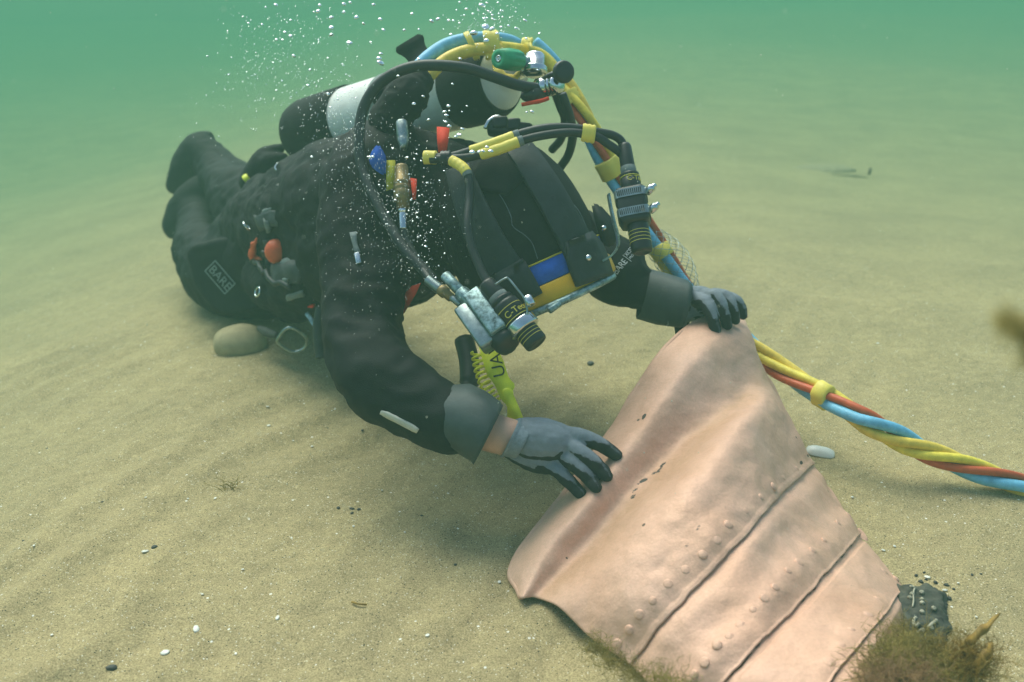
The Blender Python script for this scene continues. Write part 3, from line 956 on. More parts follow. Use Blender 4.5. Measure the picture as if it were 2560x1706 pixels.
text_mesh('size_print', 'XL', 0.011, M['grey_web'], gr, W(1352, 1104, 1.362), RT * 0.9 - UP * 0.3, UP * 0.9 + RT * 0.3, 0.0002) if False else None

LD = (UP * 0.75 + (CAM - W(1780, 760, 1.62)).normalized() * 0.55 + RT * 0.25).normalized()
palmL = [[(W(1682, 765, 1.66), .024), (W(1722, 757, 1.66), .027), (W(1760, 752, 1.655), .024), (W(1785, 752, 1.655), .016)],
         [(W(1700, 775, 1.655), .022), (W(1745, 770, 1.66), .020), (W(1790, 765, 1.67), .015)]]
fingL = [[(W(1738, 748, 1.64), .0125), (W(1764, 758, 1.612), .0112), (W(1780, 792, 1.60), .0106), (W(1789, 828, 1.60), .0092)],
         [(W(1765, 738, 1.64), .0122), (W(1793, 744, 1.612), .0110), (W(1809, 780, 1.605), .0104), (W(1818, 812, 1.61), .0090)],
         [(W(1785, 737, 1.65), .0118), (W(1816, 743, 1.63), .0106), (W(1832, 772, 1.62), .0100), (W(1838, 799, 1.625), .0086)],
         [(W(1802, 742, 1.67), .0112), (W(1835, 748, 1.655), .0098), (W(1852, 768, 1.65), .0092), (W(1857, 788, 1.652), .0080)],
         [(W(1716, 770, 1.655), .0150), (W(1706, 798, 1.665), .0130), (W(1703, 822, 1.68), .0115), (W(1702, 842, 1.69), .0098)]]
gl = glove(palmL, fingL, LD, 'grey and black work glove gripping the top corner of the metal')
knit_cuff((1664, 812), (1682, 724), 1.66, (1712, 806), (1722, 722), 1.66, .027, gl)

# ================================================================== head: band mask with hood and rubber head harness
mask = thing('diving_mask', W(1330, 700, 1.55), 'band mask over a black hood with broad rubber head straps and amber frame', 'diving mask')
HO = W(1298, 598, 1.62)
e2 = (RT * -0.40 + UP * 0.90 - FW * 0.07).normalized()
e1 = RT * 0.905 + UP * 0.40 + FW * 0.10
e1 = (e1 - e2 * e1.dot(e2)).normalized()
e3 = e1.cross(e2)
if e3.dot(CAM - HO) < 0: e3 = -e3
HA, HB, HC = 0.119, 0.165, 0.132
def head_pt(th, h, k=0.0):
    if h > 0:
        s = math.sqrt(max(0, 1 - (h / HB) ** 2.15))
    else:
        s = 1 - 0.05 * (h / 0.11) ** 2
    return HO + e2 * h + (e1 * math.cos(th) * (HA * s + k)) + (e3 * math.sin(th) * (HC * s + k))
bm = bmesh.new()
NH = 56
HS = [-0.05 + 0.21499 * (1 - (1 - i / 27) ** 1.7) for i in range(28)]
rows = [[bm.verts.new(head_pt(2 * math.pi * k / NH, h)) for k in range(NH)] for h in HS]
for i in range(len(rows) - 1):
    for k in range(NH):
        bm.faces.new((rows[i][k], rows[i][(k + 1) % NH], rows[i + 1][(k + 1) % NH], rows[i + 1][k]))
bm.faces.new(rows[0][::-1]); bm.faces.new(rows[-1])
bm.normal_update()
for v in bm.verts: v.co += v.normal * (0.0035 * noise.noise(v.co * 14) + 0.0012 * noise.noise(v.co * 40))
hood = link('hood', bm, M['neoprene'], mask)
HOOD = bvh(hood)
_H = [-0.112 + 0.276 * i / 50 for i in range(51)]
HOODX = BVHTree.FromPolygons([head_pt(2 * math.pi * k / 48, h, 0.0035 if h < -0.044 else 0) for h in _H for k in range(48)], grid_faces(51, 48, True))
def belt(name, h0, h1, k, mt, n=72, round_=0.002):
    bm = bmesh.new()
    prof = [(h0, k - 0.02), (h0, k - round_), (h0 + round_, k), (h1 - round_, k), (h1, k - round_), (h1, k - 0.02)]
    R_ = []
    for h, kk in prof:
        R_.append([bm.verts.new(head_pt(2 * math.pi * i / n, 0, kk - 0.004) + e2 * h) for i in range(n)])
    for i in range(len(R_)):
        r0, r1 = R_[i], R_[(i + 1) % len(R_)]
        for j in range(n):
            bm.faces.new((r0[j], r0[(j + 1) % n], r1[(j + 1) % n], r1[j]))
    bmesh.ops.recalc_face_normals(bm, faces=bm.faces[:])
    return link(name, bm, mt, mask)
belt('seal_band', -0.079, -0.046, 0.0045, M['blue_cloth'])
belt('seam_piping', -0.0475, -0.0445, 0.0058, M['yellow_cloth'])
frame = belt('mask_frame', -0.108, -0.0795, 0.008, M['amber'])
# chrome clamp rail along the front edge of the frame
bm = bmesh.new()
L = [head_pt(rad(a), 0, 0.006) + e2 * -0.113 for a in range(38, 146, 4)]
add_tube(bm, L, 0.0058, 10)
link('clamp_rail', bm, M['verdigris'], mask)
bm = bmesh.new()
add_lathe(bm, W(1372, 778, 1.47), (W(1440, 714, 1.49) - W(1340, 785, 1.47)), [(0, .004), (.001, .0052), (.02, .0052), (.021, .004)], 12)
link('rail_bolt', bm, M['verdigris'], mask)

S1 = [(1152, 425, 58), (1164, 460, 64), (1183, 515, 72), (1224, 610, 88), (1262, 672, 92), (1305, 735, 94)]
S2 = [(1290, 372, 58), (1315, 405, 62), (1365, 483, 68), (1408, 560, 70), (1441, 622, 74), (1474, 700, 72)]
for S, holes in ((S1, ((1195, 550), (1217, 596), (1242, 643))), (S2, ((1375, 501), (1406, 548), (1427, 596)))):
    bm = bmesh.new()
    strap_on(bm, HOODX, S, 80, 0.0035, 0.006, n=22, cross=6)
    o = link('head_strap', bm, M['rubber'], mask)
    md = o.modifiers.new('b', 'BEVEL'); md.width = 0.0015; md.segments = 2; md.limit_method = 'ANGLE'
    for x, y in holes:
        bh = bmesh.new()
        p, n = hit(HOODX, x, y, 0.0096)
        add_lathe(bh, p - n * .001, n, [(0, .0034), (.0012, .0036), (.0013, .0030), (.0008, .001)], 14)
        link('strap_hole', bh, M['black'], o)
# thicker strap ends, each on a steel stud
for pts, wd, st in (([(1436, 600, 60), (1452, 640, 84), (1474, 705, 84)], 90, (1453, 650)), ([(1268, 668, 90), (1290, 705, 94), (1316, 752, 92)], 100, None)):
    bm = bmesh.new(); strap_on(bm, HOODX, pts, wd, 0.008, 0.007, n=10, cross=6)
    o = link('strap_end', bm, M['rubber'], mask)
    if st:
        p, n = hit(HOODX, *st, 0.0155)
        b2 = bmesh.new(); add_lathe(b2, p - n * .001, n, [(0, .0056), (.002, .0056), (.005, .0045), (.0072, .002), (.0074, .0003)], 16)
        link('stud', b2, M['chrome'], o)
# side tab of the harness at the right edge
bm = bmesh.new()
TAB = [(1478, 508), (1500, 512), (1534, 550), (1546, 590), (1530, 622), (1505, 612), (1488, 560)]
fr_ = [bm.verts.new(W(x, y, 1.585)) for x, y in TAB]; bk = [bm.verts.new(W(x, y, 1.605)) for x, y in TAB]
bm.faces.new(fr_); bm.faces.new(bk[::-1])
for i in range(len(TAB)): bm.faces.new((fr_[(i + 1) % 7], fr_[i], bk[i], bk[(i + 1) % 7]))
bmesh.ops.recalc_face_normals(bm, faces=bm.faces[:])
bmesh.ops.bevel(bm, geom=bm.edges[:], offset=0.004, segments=2, affect='EDGES')
tab = link('side_strap', bm, M['rubber'], mask)
bm = bmesh.new(); n = (W(1504, 566, 1.5) - W(1512, 574, 1.6)).normalized()
add_lathe(bm, W(1509, 571, 1.586), n, [(0, .0056), (.002, .0056), (.007, .0046), (.010, .002), (.0102, .0003)], 16)
link('stud', bm, M['chrome'], tab)
# dotted stitching on the hood
for S in ([(1187, 429), (1225, 460), (1256, 498), (1277, 540), (1283, 567), (1311, 588), (1330, 609), (1344, 648)], [(1417, 498), (1443, 525), (1462, 563), (1470, 585)]):
    bm = bmesh.new(); N = int(14 * len(S))
    for k in range(N):
        a = cr(S, (len(S) - 1) * k / N); b = cr(S, (len(S) - 1) * (k + 0.55) / N)
        add_tube(bm, [hit(HOOD, *a, 0.0012)[0], hit(HOOD, *b, 0.0012)[0]], 0.0007, 5)
    link('stitching', bm, M['thread'], hood)
# back pad of the harness between the straps
bm = bmesh.new(); strap_on(bm, HOOD, [(1205, 395, 120), (1240, 420, 150), (1290, 470, 60)], 100, 0.002, 0.004, n=8, cross=8)
link('back_pad', bm, M['neoprene'], mask)

# ================================================================== gear
def WP(L): return [W(*p) for p in L]
def pth(L, n=40): return [p[0] for p in path(L, n)]
def cyl(name, a, b, r, mt, parent, seg=20, prof=None):
    """capped cylinder between world points a and b; prof = [(fraction, radius factor)]"""
    bm = bmesh.new(); ax = b - a; L = ax.length
    prof = prof or [(0, .9), (.03, 1), (.97, 1), (1, .9)]
    add_lathe(bm, a, ax, [(f * L, r * k) for f, k in prof], seg)
    return link(name, bm, mt, parent)

# ---- air cylinder on the diver's back
tank = thing('air_cylinder', W(980, 280, 2.0), 'white air cylinder with black ends strapped on the back of the diver', 'air cylinder')
TA, TB = W(772, 332, 2.20), W(1205, 212, 1.84)
tax = (TB - TA).normalized(); TL = (TB - TA).length
TR_ = 0.070
bm = bmesh.new()
add_lathe(bm, TA, tax, [(0.03, TR_ * .99)] + [(0.03 + (TL - 0.03) * f, TR_) for f in (.02, .2, .4, .6, .8, 1)] + [(TL + TR_ * 1.0 * math.sin(a), TR_ * (0.24 + .76 * math.cos(a))) for a in (.3, .6, .9, 1.2, 1.45)] + [(TL + .085, .016), (TL + .10, .016)], 48, ref=UP)
body = link('tank_body', bm, M['white_paint'], tank)
TANKT = bvh(body)
bm = bmesh.new()
add_lathe(bm, TA, tax, [(-.045, .03), (-.035, .05), (-.015, .068), (.01, .0735), (.155, .0745), (.157, .072), (.157, .0705)], 48, ref=UP)
link('rubber_boot', bm, M['neoprene'], tank)
bm = bmesh.new()     # black patch wrapped over the shoulder end
add_lathe(bm, TA + tax * (TL - .050), tax, [(0, TR_ * 1.0), (0.0005, TR_ * 1.022), (.050, TR_ * 1.022)] + [(.050 + TR_ * 1.02 * math.sin(a), TR_ * 1.02 * (0.24 + .76 * math.cos(a))) for a in (.2, .4, .6, .75)] + [(.050 + TR_ * math.sin(.75), TR_ * .74)], 48, ref=UP)
link('black_band', bm, M['neoprene'], tank)
bm = bmesh.new()
add_lathe(bm, TA + tax * (TL * .53), tax, [(0, TR_), (0.001, TR_ * 1.035), (.05, TR_ * 1.035), (.051, TR_)], 48, ref=UP)
link('cam_strap', bm, M['grey_web'], tank)
# neck, valve, knob
NK = TA + tax * (TL + .10)
vc = W(1338, 160, 1.66)
valve = cyl('valve_body', W(1338, 132, 1.66), W(1336, 190, 1.655), .0165, M['chrome'], tank, 24, [(0, .5), (.06, .85), (.14, 1), (.62, 1), (.64, 1.25), (.70, 1.32), (.76, 1.25), (.80, 1.32), (.9, 1.28), (1, .8)])
cyl('valve_neck', NK - tax * .03, W(1322, 168, 1.66), .013, M['chrome'], tank, 20)
cyl('valve_stem', W(1325, 155, 1.655), W(1290, 150, 1.64), .0105, M['steel'], tank, 16, [(0, .9), (.25, 1), (.3, .75), (.6, .75), (.65, 1.1), (1, 1)])
ka, kb = W(1300, 152, 1.64), W(1246, 147, 1.60)
kax = kb - ka
bm = bmesh.new()
add_lathe(bm, ka, kax, [(0, .011), (.002, .0150), (.006, .0170), (.028, .0182), (.033, .0176), (kax.length, .0150), (kax.length + .0005, .0065), (kax.length - .003, .0055)], 48, wob=lambda th, h: 1 - (0.10 if (math.sin(9 * th) > 0.1 and .003 < h < .030) else 0))
knob = link('green_knob', bm, M['green_knob'], valve)
kn = kax.normalized()
bm = bmesh.new(); add_lathe(bm, kb - kn * .004, kn, [(0, .006), (.0035, .0060), (.005, .005), (.005, .0035), (.0035, .003), (.0035, .0018), (.0048, .0014), (.005, .0004)], 16)
link('knob_screw', bm, M['chrome'], knob)

# ---- first stage and its hoses
reg = thing('regulator', W(1365, 215, 1.62), 'chrome and black regulator first stage with black hoses, below the green knob', 'regulator')
fs = cyl('first_stage', W(1345, 222, 1.63), W(1402, 208, 1.60), .0165, M['chrome'], reg, 28, [(0, .8), (.04, 1), (.5, 1), (.52, .93), (.56, .93), (.58, 1), (.66, 1), (.68, .93), (.71, .93), (.73, 1), (.86, 1), (.95, .85), (1, .5)])
bm = bmesh.new(); add_ball(bm, W(1337, 238, 1.62), RT * .020, UP * .015, FW * .018, 18, 12)
add_lathe(bm, W(1318, 232, 1.62), W(1312, 252, 1.615) - W(1318, 232, 1.62), [(-.006, .007), (-.004, .0095), (.010, .0095), (.013, .007)], 14)
rb = remeshed('rb', bm, .002, 2)
link('swivel_block', rb, M['black'], reg)
bm = bmesh.new(); add_tube(bm, pth([(1350, 208, 1.62), (1375, 190, 1.60), (1408, 180, 1.585)], 12), .0055, 12)
add_lathe(bm, W(1400, 183, 1.595), (W(1440, 171, 1.55) - W(1398, 184, 1.60)), [(0, .006), (.004, .0145), (.008, .0178), (.014, .0182), (.018, .0165), (.020, .010), (.0205, .001)], 30)
link('dust_cap', remeshed('dc', bm, .0016, 2), M['black'], reg)
bm = bmesh.new(); add_tube(bm, pth([(1305, 262, 1.61), (1325, 258, 1.605), (1355, 252, 1.60), (1372, 246, 1.60)], 14), .0032, 8)
link('red_lanyard', bm, M['red_tag'], reg)
HB_ = M['hose_black']
BIG = [(1345, 222, 1.615), (1290, 212, 1.60), (1235, 193, 1.58), (1170, 172, 1.565), (1100, 164, 1.56), (1040, 166, 1.565), (985, 184, 1.575), (940, 218, 1.585), (912, 262, 1.59), (900, 310, 1.59), (898, 360, 1.585), (903, 410, 1.58), (925, 470, 1.565), (960, 540, 1.545), (1010, 620, 1.52), (1060, 675, 1.50), (1085, 705, 1.49)]
bm = bmesh.new(); add_tube(bm, pth(BIG, 120), .0088, 14); link('supply_hose', bm, HB_, reg)
for L, r in (([(1385, 225, 1.63), (1400, 265, 1.65), (1412, 300, 1.68), (1404, 345, 1.72), (1380, 375, 1.76)], .0072), ([(1405, 235, 1.62), (1424, 290, 1.64), (1432, 335, 1.68), (1422, 385, 1.72), (1400, 420, 1.74)], .0075)):
    bm = bmesh.new(); add_tube(bm, pth(L, 30), r, 12); link('hose', bm, HB_, reg)
# wrapped pad where hoses cross the shoulder
bm = bmesh.new()
chain(bm, [(1046, 208, 1.67, .024), (1020, 240, 1.66, .036), (985, 280, 1.66, .034), (962, 312, 1.65, .026), (968, 350, 1.65, .020), (985, 388, 1.64, .018)], 16)
chain(bm, [(1030, 180, 1.70, .012), (990, 200, 1.70, .016), (955, 240, 1.69, .018)], 12)
pad = link('hose_pad', remeshed('hp', bm, .004, 3, lambda p, n: folds(p, n, .004, 22)), M['neoprene'], reg)

# ---- loose webbing end standing up behind the shoulder
bm = bmesh.new()
L = pth([(1065, 175, 1.80), (1052, 150, 1.80), (1030, 118, 1.81), (1018, 103, 1.81)], 12)
rows = []
for k, p in enumerate(L):
    wv = (RT * .85 + UP * .52).normalized() * (.0245 + .004 * math.sin(k * .9)); tv = FW * .003
    rows.append([bm.verts.new(p + s) for s in (-wv - tv, wv - tv, wv + tv, -wv + tv)])
for i in range(len(rows) - 1):
    for j in range(4): bm.faces.new((rows[i][j], rows[i][(j + 1) % 4], rows[i + 1][(j + 1) % 4], rows[i + 1][j]))
bm.faces.new(rows[0][::-1]); bm.faces.new(rows[-1])
bmesh.ops.recalc_face_normals(bm, faces=bm.faces[:])
tag(link('webbing_end', bm, M['neoprene']), 'loose black webbing end sticking up behind the shoulder, left of the blue hose arc', 'strap')

# ---- umbilical continued: the arch over the cylinder
for nm, L, r, mt in (('blue_hose', [(1022, 205, 1.70), (1040, 175, 1.71), (1068, 145, 1.72), (1110, 116, 1.74), (1160, 101, 1.75), (1225, 96, 1.76), (1275, 104, 1.77), (1310, 124, 1.78), (1338, 150, 1.79), (1362, 185, 1.79), (1400, 225, 1.78)], .0118, M['blue_hose']),
                     ('yellow_hose', [(1055, 212, 1.69), (1080, 182, 1.70), (1112, 152, 1.71), (1155, 132, 1.72), (1200, 124, 1.73), (1250, 124, 1.74), (1290, 138, 1.76), (1330, 165, 1.78), (1372, 205, 1.79)], .0112, M['yellow_hose']),
                     ('yellow_hose', [(1242, 165, 1.72), (1248, 182, 1.71), (1262, 196, 1.71), (1290, 200, 1.72)], .0085, M['yellow_hose']),
                     ('yellow_hose', [(1250, 118, 1.74), (1310, 126, 1.76), (1352, 138, 1.77), (1385, 170, 1.77), (1405, 215, 1.77)], .0102, M['yellow_hose2'])):
    bm = bmesh.new(); add_tube(bm, pth(L, 60), r, 14); link(nm, bm, mt, umb)
def tapewrap(c0, c1, w0, w1, dep, mt=M['tape'], parent=umb, nm='tape'):
    """flattened tape sleeve from pixel point c0 to c1, half-heights w0/w1 in metres"""
    a, b = W(*c0), W(*c1); ax = (b - a).normalized(); v = ax.cross(FW).normalized(); u = FW
    rings = []
    for k in range(7):
        f = k / 6; c = a + (b - a) * f; w_ = w0 + (w1 - w0) * f
        s = 1 + .05 * math.sin(k * 2.7) - (.05 if k in (0, 6) else 0)
        rings.append((c, v * w_ * s, u * dep * s))
    return cuff(rings, nm, .0016, 30, parent, mt)
tapewrap((1172, 118, 1.735), (1186, 112, 1.735), .026, .026, .018)
tapewrap((1210, 114, 1.74), (1250, 112, 1.745), .026, .025, .019)
tw = tapewrap((1300, 122, 1.77), (1326, 128, 1.77), .020, .024, .016)
bm = bmesh.new()     # loose folded end of the tape
add_band(bm, [(W(1318, 140, 1.765), W(1300, 112, 1.765), -FW), (W(1334, 132, 1.75), W(1316, 106, 1.75), -FW), (W(1338, 128, 1.735), W(1326, 104, 1.735), -FW), (W(1328, 132, 1.73), W(1320, 112, 1.73), -FW)], .0008)
bmesh.ops.recalc_face_normals(bm, faces=bm.faces[:])
link('tape_end', bm, M['tape'], umb)
tapewrap((1415, 232, 1.765), (1432, 262, 1.765), .022, .022, .018)
# wire mesh stocking grip round the bundle
def grip():
    bm = bmesh.new()
    P, t = umb_frame(1635, 590); 
    allp = [p[0] for p in path(UMB, 400)]
    i0 = min(range(400), key=lambda k: (allp[k] - umb_frame(1630, 585)[0]).length); i1 = min(range(400), key=lambda k: (allp[k] - umb_frame(1728, 738)[0]).length)
    seg = allp[i0:i1 + 1]; F = frames(seg); n = len(seg)
    random.seed(11)
    for sgn in (1, -1):
        for k in range(9):
            pts = []
            for j in range(60):
                f = j / 59; x = f * (n - 1); i = min(int(x), n - 2); c = seg[i].lerp(seg[i + 1], x - i)
                tt, a, b = F[i]
                th = sgn * f * 5.5 + k * 2 * math.pi / 9
                r = .020 + .011 * math.sin(math.pi * min(1, f * 1.05)) ** 0.8
                r *= 1 + .12 * noise.noise(V(f * 5, k, sgn))
                off = (RT * .007 + UP * .004) * math.sin(math.pi * f)
                pts.append(c + off + (a * math.cos(th) + b * math.sin(th)) * r)
            add_tube(bm, pts, .0005, 4)
    return link('wire_grip', bm, M['steel'], umb)
grip()

# ---- lamp and camera on the mask
def tube_light(nm, label, cat, A, B, rr, textdir):
    t = thing(nm, A.lerp(B, .5), label, cat)
    ax = (B - A); L = ax.length; an = ax.normalized()
    bm = bmesh.new(); k = rr
    add_lathe(bm, A, an, [(0, k * .45), (.004, k * .52), (.26 * L, k * .56), (.28 * L, k * .52)], 28); g = link('cable_gland', bm, M['black'], t)
    bm = bmesh.new(); add_lathe(bm, A + an * .215 * L, an, [(0, k * .57), (.0005, k * .59), (.012, k * .59), (.0125, k * .57)], 28); link('gland_ring', bm, M['grey_web'], t)
    bm = bmesh.new(); add_lathe(bm, A + an * .275 * L, an, [(0, k * .62), (.002, k * .74), (.006, k * .74), (.007, k * .70), (.009, k * .70), (.010, k * .76), (.085 * L + .014, k * .76), (.09 * L + .015, k * .7)], 36)
    col = link('collar', bm, M['black'], t)
    return t, an, L, col
# upper right unit: clamped in a block with two worm-drive bands
A, B = W(1560, 362, 1.52), W(1606, 632, 1.47)
lamp, an, L, col = tube_light('helmet_lamp', 'black tube lamp held by two steel hose clamps at the right of the mask', 'lamp', A, B, .0200, 1)
view = (CAM - W(1580, 500, 1.5)).normalized(); sx = an.cross(view).normalized(); sz = sx.cross(an).normalized()
if sz.dot(view) < 0: sz = -sz
if sx.dot(RT) < 0: sx = -sx
bm = bmesh.new()
add_box(bm, A + an * (.59 * L) - sx * .003, sx * .0225, an * (.165 * L), sz * .0215, .007)
block = link('clamp_block', bm, M['black'], lamp)
bm = bmesh.new()
add_lathe(bm, A + an * .72 * L, an, [(0, .0152), (.002, .0158), (.25 * L, .0158), (.272 * L, .0150), (.28 * L, .0125), (.28 * L, .010), (.272 * L, .009)], 36)
barrel = link('lamp_barrel', bm, M['black'], lamp)
def rings(o, base, an, r, n, gap, parent):
    for k in range(n):
        bm = bmesh.new(); add_lathe(bm, base + an * gap * k, an, [(0, r - .001), (.0002, r + .0003), (.0010, r + .0003), (.0012, r - .001)], 36)
        link('yellow_ring', bm, M['yellow_print'], parent)
rings(None, A + an * .815 * L, an, .0158, 4, .0055, barrel)
for f, sxo in ((.495, .0), (.665, .0)):
    c = A + an * f * L - sx * .003
    bm = bmesh.new(); n = 44; rr = []
    for k in range(n):
        th = 2 * math.pi * k / n; q = 5.0
        cx = math.copysign(abs(math.cos(th)) ** (2 / q), math.cos(th)) * .0236; cz = math.copysign(abs(math.sin(th)) ** (2 / q), math.sin(th)) * .0226
        rr.append((cx, cz))
    lp = [[bm.verts.new(c + sx * x * s + sz * z * s + an * h) for x, z in rr] for s, h in ((1, -.0065), (1.035, -.0065), (1.035, .0065), (1, .0065))]
    for i in range(4):
        for k in range(n): bm.faces.new((lp[i][k], lp[i][(k + 1) % n], lp[(i + 1) % 4][(k + 1) % n], lp[(i + 1) % 4][k]))
    bmesh.ops.recalc_face_normals(bm, faces=bm.faces[:])
    cl = link('hose_clamp', bm, M['steel'], lamp, smooth=False)
    bm = bmesh.new()
    for k in range(13):
        add_box(bm, c + sx * (-.019 + .0029 * k) + sz * .0238, sx * .0007 + an * .0001, an * .0042, sz * .0003)
    sl = link('clamp_slots', bm, M['black'], cl, smooth=False)
    bm = bmesh.new(); s0 = c + sx * .0255 + sz * .012
    add_lathe(bm, s0 - sz * .004 - sx * .002, (sx * .8 + sz * .5 - an * .3), [(0, .005), (.001, .0062), (.012, .0062), (.014, .005), (.0145, .0035), (.018, .0035), (.019, .0025)], 16)
    link('clamp_screw', bm, M['chrome'], cl)
def band_text(s, size, base, an, r, th0, mt, parent, u, v, flip=1):
    """lettering wrapped round a barrel: runs around the axis, up along -an"""
    def f(c):
        th = th0 + flip * c.x / r
        return base - an * c.y + (u * math.cos(th) + v * math.sin(th)) * (r + .0004 + c.z)
    return text_mesh('lettering', s, size, mt, parent, V(0, 0, 0), V(1, 0, 0), V(0, 1, 0), .0002, bend=f)
band_text('C-Tecnics', .0105, A + an * .372 * L, an, .0152, -0.25, M['yellow_print'], col, sz, sx)
rings(None, A + an * .315 * L, an, .0151, 1, .004, col)
# steel bracket from the mask frame to the lamp
bm = bmesh.new()
BR = pth([(1521, 486, 1.50), (1527, 520, 1.50), (1536, 560, 1.50), (1544, 590, 1.505), (1545, 615, 1.51), (1530, 638, 1.52), (1505, 654, 1.53)], 30)
rows = []
FB = frames(BR)
for p, (t, a, b) in zip(BR, FB):
    side = t.cross(FW).normalized(); rows.append([bm.verts.new(p + side * s * .0014 + FW * q) for s, q in ((-1, -.012), (1, -.012), (1, .012), (-1, .012))])
for i in range(len(rows) - 1):
    for j in range(4): bm.faces.new((rows[i][j], rows[i][(j + 1) % 4], rows[i + 1][(j + 1) % 4], rows[i + 1][j]))
bm.faces.new(rows[0][::-1]); bm.faces.new(rows[-1])
bmesh.ops.recalc_face_normals(bm, faces=bm.faces[:])
link('bracket', bm, M['verdigris'], lamp, smooth=False)

# lower left unit
A, B = W(1214, 706, 1.43), W(1344, 862, 1.40)
cam2, an, L, col = tube_light('helmet_camera', 'black tube camera in a polished steel ring at the lower edge of the mask', 'camera', A, B, .0245, 1)
view = (CAM - W(1290, 790, 1.42)).normalized(); sx = an.cross(view).normalized(); sz = sx.cross(an).normalized()
if sz.dot(view) < 0: sz = -sz
if sx.dot(RT) < 0: sx = -sx
bm = bmesh.new(); add_lathe(bm, A + an * .34 * L, an, [(0, .0165), (.003, .0200), (.006, .0205), (.30 * L, .0205), (.305 * L, .0195)], 40); bb = link('camera_body', bm, M['black'], cam2)
bm = bmesh.new(); add_lathe(bm, A + an * .64 * L, an, [(0, .0195), (.001, .0232), (.003, .0238), (.014, .0238), (.016, .0232), (.017, .019)], 44); ring = link('clamp_ring', bm, M['chrome'], cam2)
bm = bmesh.new(); add_lathe(bm, A + an * .71 * L, an, [(0, .0165), (.001, .0172), (.255 * L, .0172), (.28 * L, .0160), (.29 * L, .0135), (.285 * L, .010)], 40); lb = link('lens_barrel', bm, M['black'], cam2)
rings(None, A + an * .765 * L, an, .0172, 4, .0052, lb)
rings(None, A + an * .445 * L, an, .0205, 1, .005, bb); rings(None, A + an * .605 * L, an, .0205, 1, .005, bb)
band_text('C-Tecnics', .0135, A + an * .575 * L, an, .0205, -0.5, M['yellow_print'], bb, sz, sx)
# ring screw and U shaped cable guard
cyl('clamp_screw', W(1318, 742, 1.40), W(1328, 764, 1.395), .0068, M['chrome'], ring, 14)
bm = bmesh.new(); add_tube(bm, pth([(1238, 712, 1.405), (1262, 697, 1.40), (1272, 698, 1.40), (1292, 722, 1.395), (1312, 750, 1.395), (1318, 785, 1.395), (1308, 806, 1.395)], 40), .0016, 8)
link('wire_guard', bm, M['steel'], cam2)

# twin cable with yellow sleeves, joining camera and lamp
cab = thing('cable', W(1300, 350, 1.5), 'thin black twin cable with yellow sleeves arching over the hood to the lamp', 'cable')
T1 = [(1060, 394, 1.52), (1120, 393, 1.515), (1170, 380, 1.51), (1240, 357, 1.50), (1310, 332, 1.50), (1370, 320, 1.50), (1430, 320, 1.505), (1490, 330, 1.51), (1530, 338, 1.515), (1552, 352, 1.52), (1560, 375, 1.52)]
T2 = [(1075, 399, 1.515), (1130, 397, 1.51), (1180, 392, 1.505), (1245, 374, 1.495), (1310, 350, 1.495), (1370, 337, 1.495), (1430, 332, 1.50), (1490, 342, 1.505), (1522, 362, 1.51), (1545, 378, 1.515), (1558, 390, 1.52)]
T3 = [(1105, 395, 1.51), (1135, 405, 1.50), (1162, 425, 1.49), (1174, 455, 1.485), (1174, 500, 1.478), (1170, 560, 1.462), (1180, 620, 1.452), (1205, 680, 1.44), (1226, 718, 1.43)]
for L in (T1, T2, T3):
    bm = bmesh.new(); add_tube(bm, pth(L, 80), .0066, 12); link('wire', bm, HB_, cab)
def sleeve(Lp, a, b, r, mt, nm='sleeve'):
    P = pth(Lp, 200); i0, i1 = int(a * 199), int(b * 199)
    bm = bmesh.new(); add_tube(bm, P[i0:i1 + 1], [r * (0.97 if k in (0, i1 - i0) else 1 + .02 * math.sin(k * .7)) for k in range(i1 - i0 + 1)], 16); return link(nm, bm, mt, cab)
sleeve(T1, .0, .055, .0105, M['tape']); sleeve(T1, .215, .365, .0082, M['tape']); sleeve(T2, .24, .38, .0085, M['tape']); sleeve(T3, .10, .285, .0082, M['tape'])
sleeve(T3, .285, .32, .0076, M['grey_web']); sleeve(T1, .365, .385, .0077, M['grey_web']); sleeve(T2, .38, .40, .0078, M['grey_web'])
tapewrap((1455, 331, 1.502), (1488, 337, 1.507), .0135, .014, .011, parent=cab, nm='tape')
tapewrap((1102, 397, 1.51), (1128, 396, 1.51), .0115, .0115, .0115, M['black'], cab, 'splice')

# ---- side block with its black knob
sb = thing('side_block', W(1190, 790, 1.43), 'tarnished chrome valve block with a round black knob beside the helmet camera', 'valve')
a, b = W(1175, 745, 1.45), W(1245, 842, 1.41)
ax = (b - a).normalized(); vv = (CAM - a).normalized(); s_ = ax.cross(vv).normalized(); z_ = s_.cross(ax).normalized()
if z_.dot(vv) < 0: z_ = -z_
if s_.dot(RT) < 0: s_ = -s_
bm = bmesh.new(); add_box(bm, a.lerp(b, .5) + s_ * .006, ax * ((b - a).length * .5), s_ * .013, z_ * .018, .003)
blk = link('block_top', bm, M['verdigris'], sb)
bm = bmesh.new(); add_box(bm, a.lerp(b, .54) - s_ * .018 - z_ * .006, ax * ((b - a).length * .5), s_ * .012, z_ * .014, .004)
link('block_side', bm, M['steel'], sb)
bm = bmesh.new(); add_box(bm, a.lerp(b, .6) + s_ * .024 - z_ * .004, ax * ((b - a).length * .42), s_ * .005, z_ * .012, .002)
link('side_plate', bm, M['amber'], sb)
cyl('hex_nut', W(1150, 730, 1.455), W(1182, 760, 1.445), .0125, M['verdigris'], sb, 6, [(0, .95), (.05, 1), (.95, 1), (1, .95)])
cyl('inlet_pipe', W(1112, 688, 1.47), W(1152, 730, 1.455), .0082, M['verdigris'], sb, 16)
spring = cyl('coil_fitting', W(1069, 699, 1.47), W(1100, 724, 1.46), .0078, M['steel'], sb, 20, [(x / 20, 1.08 if x % 2 else .92) for x in range(21)])
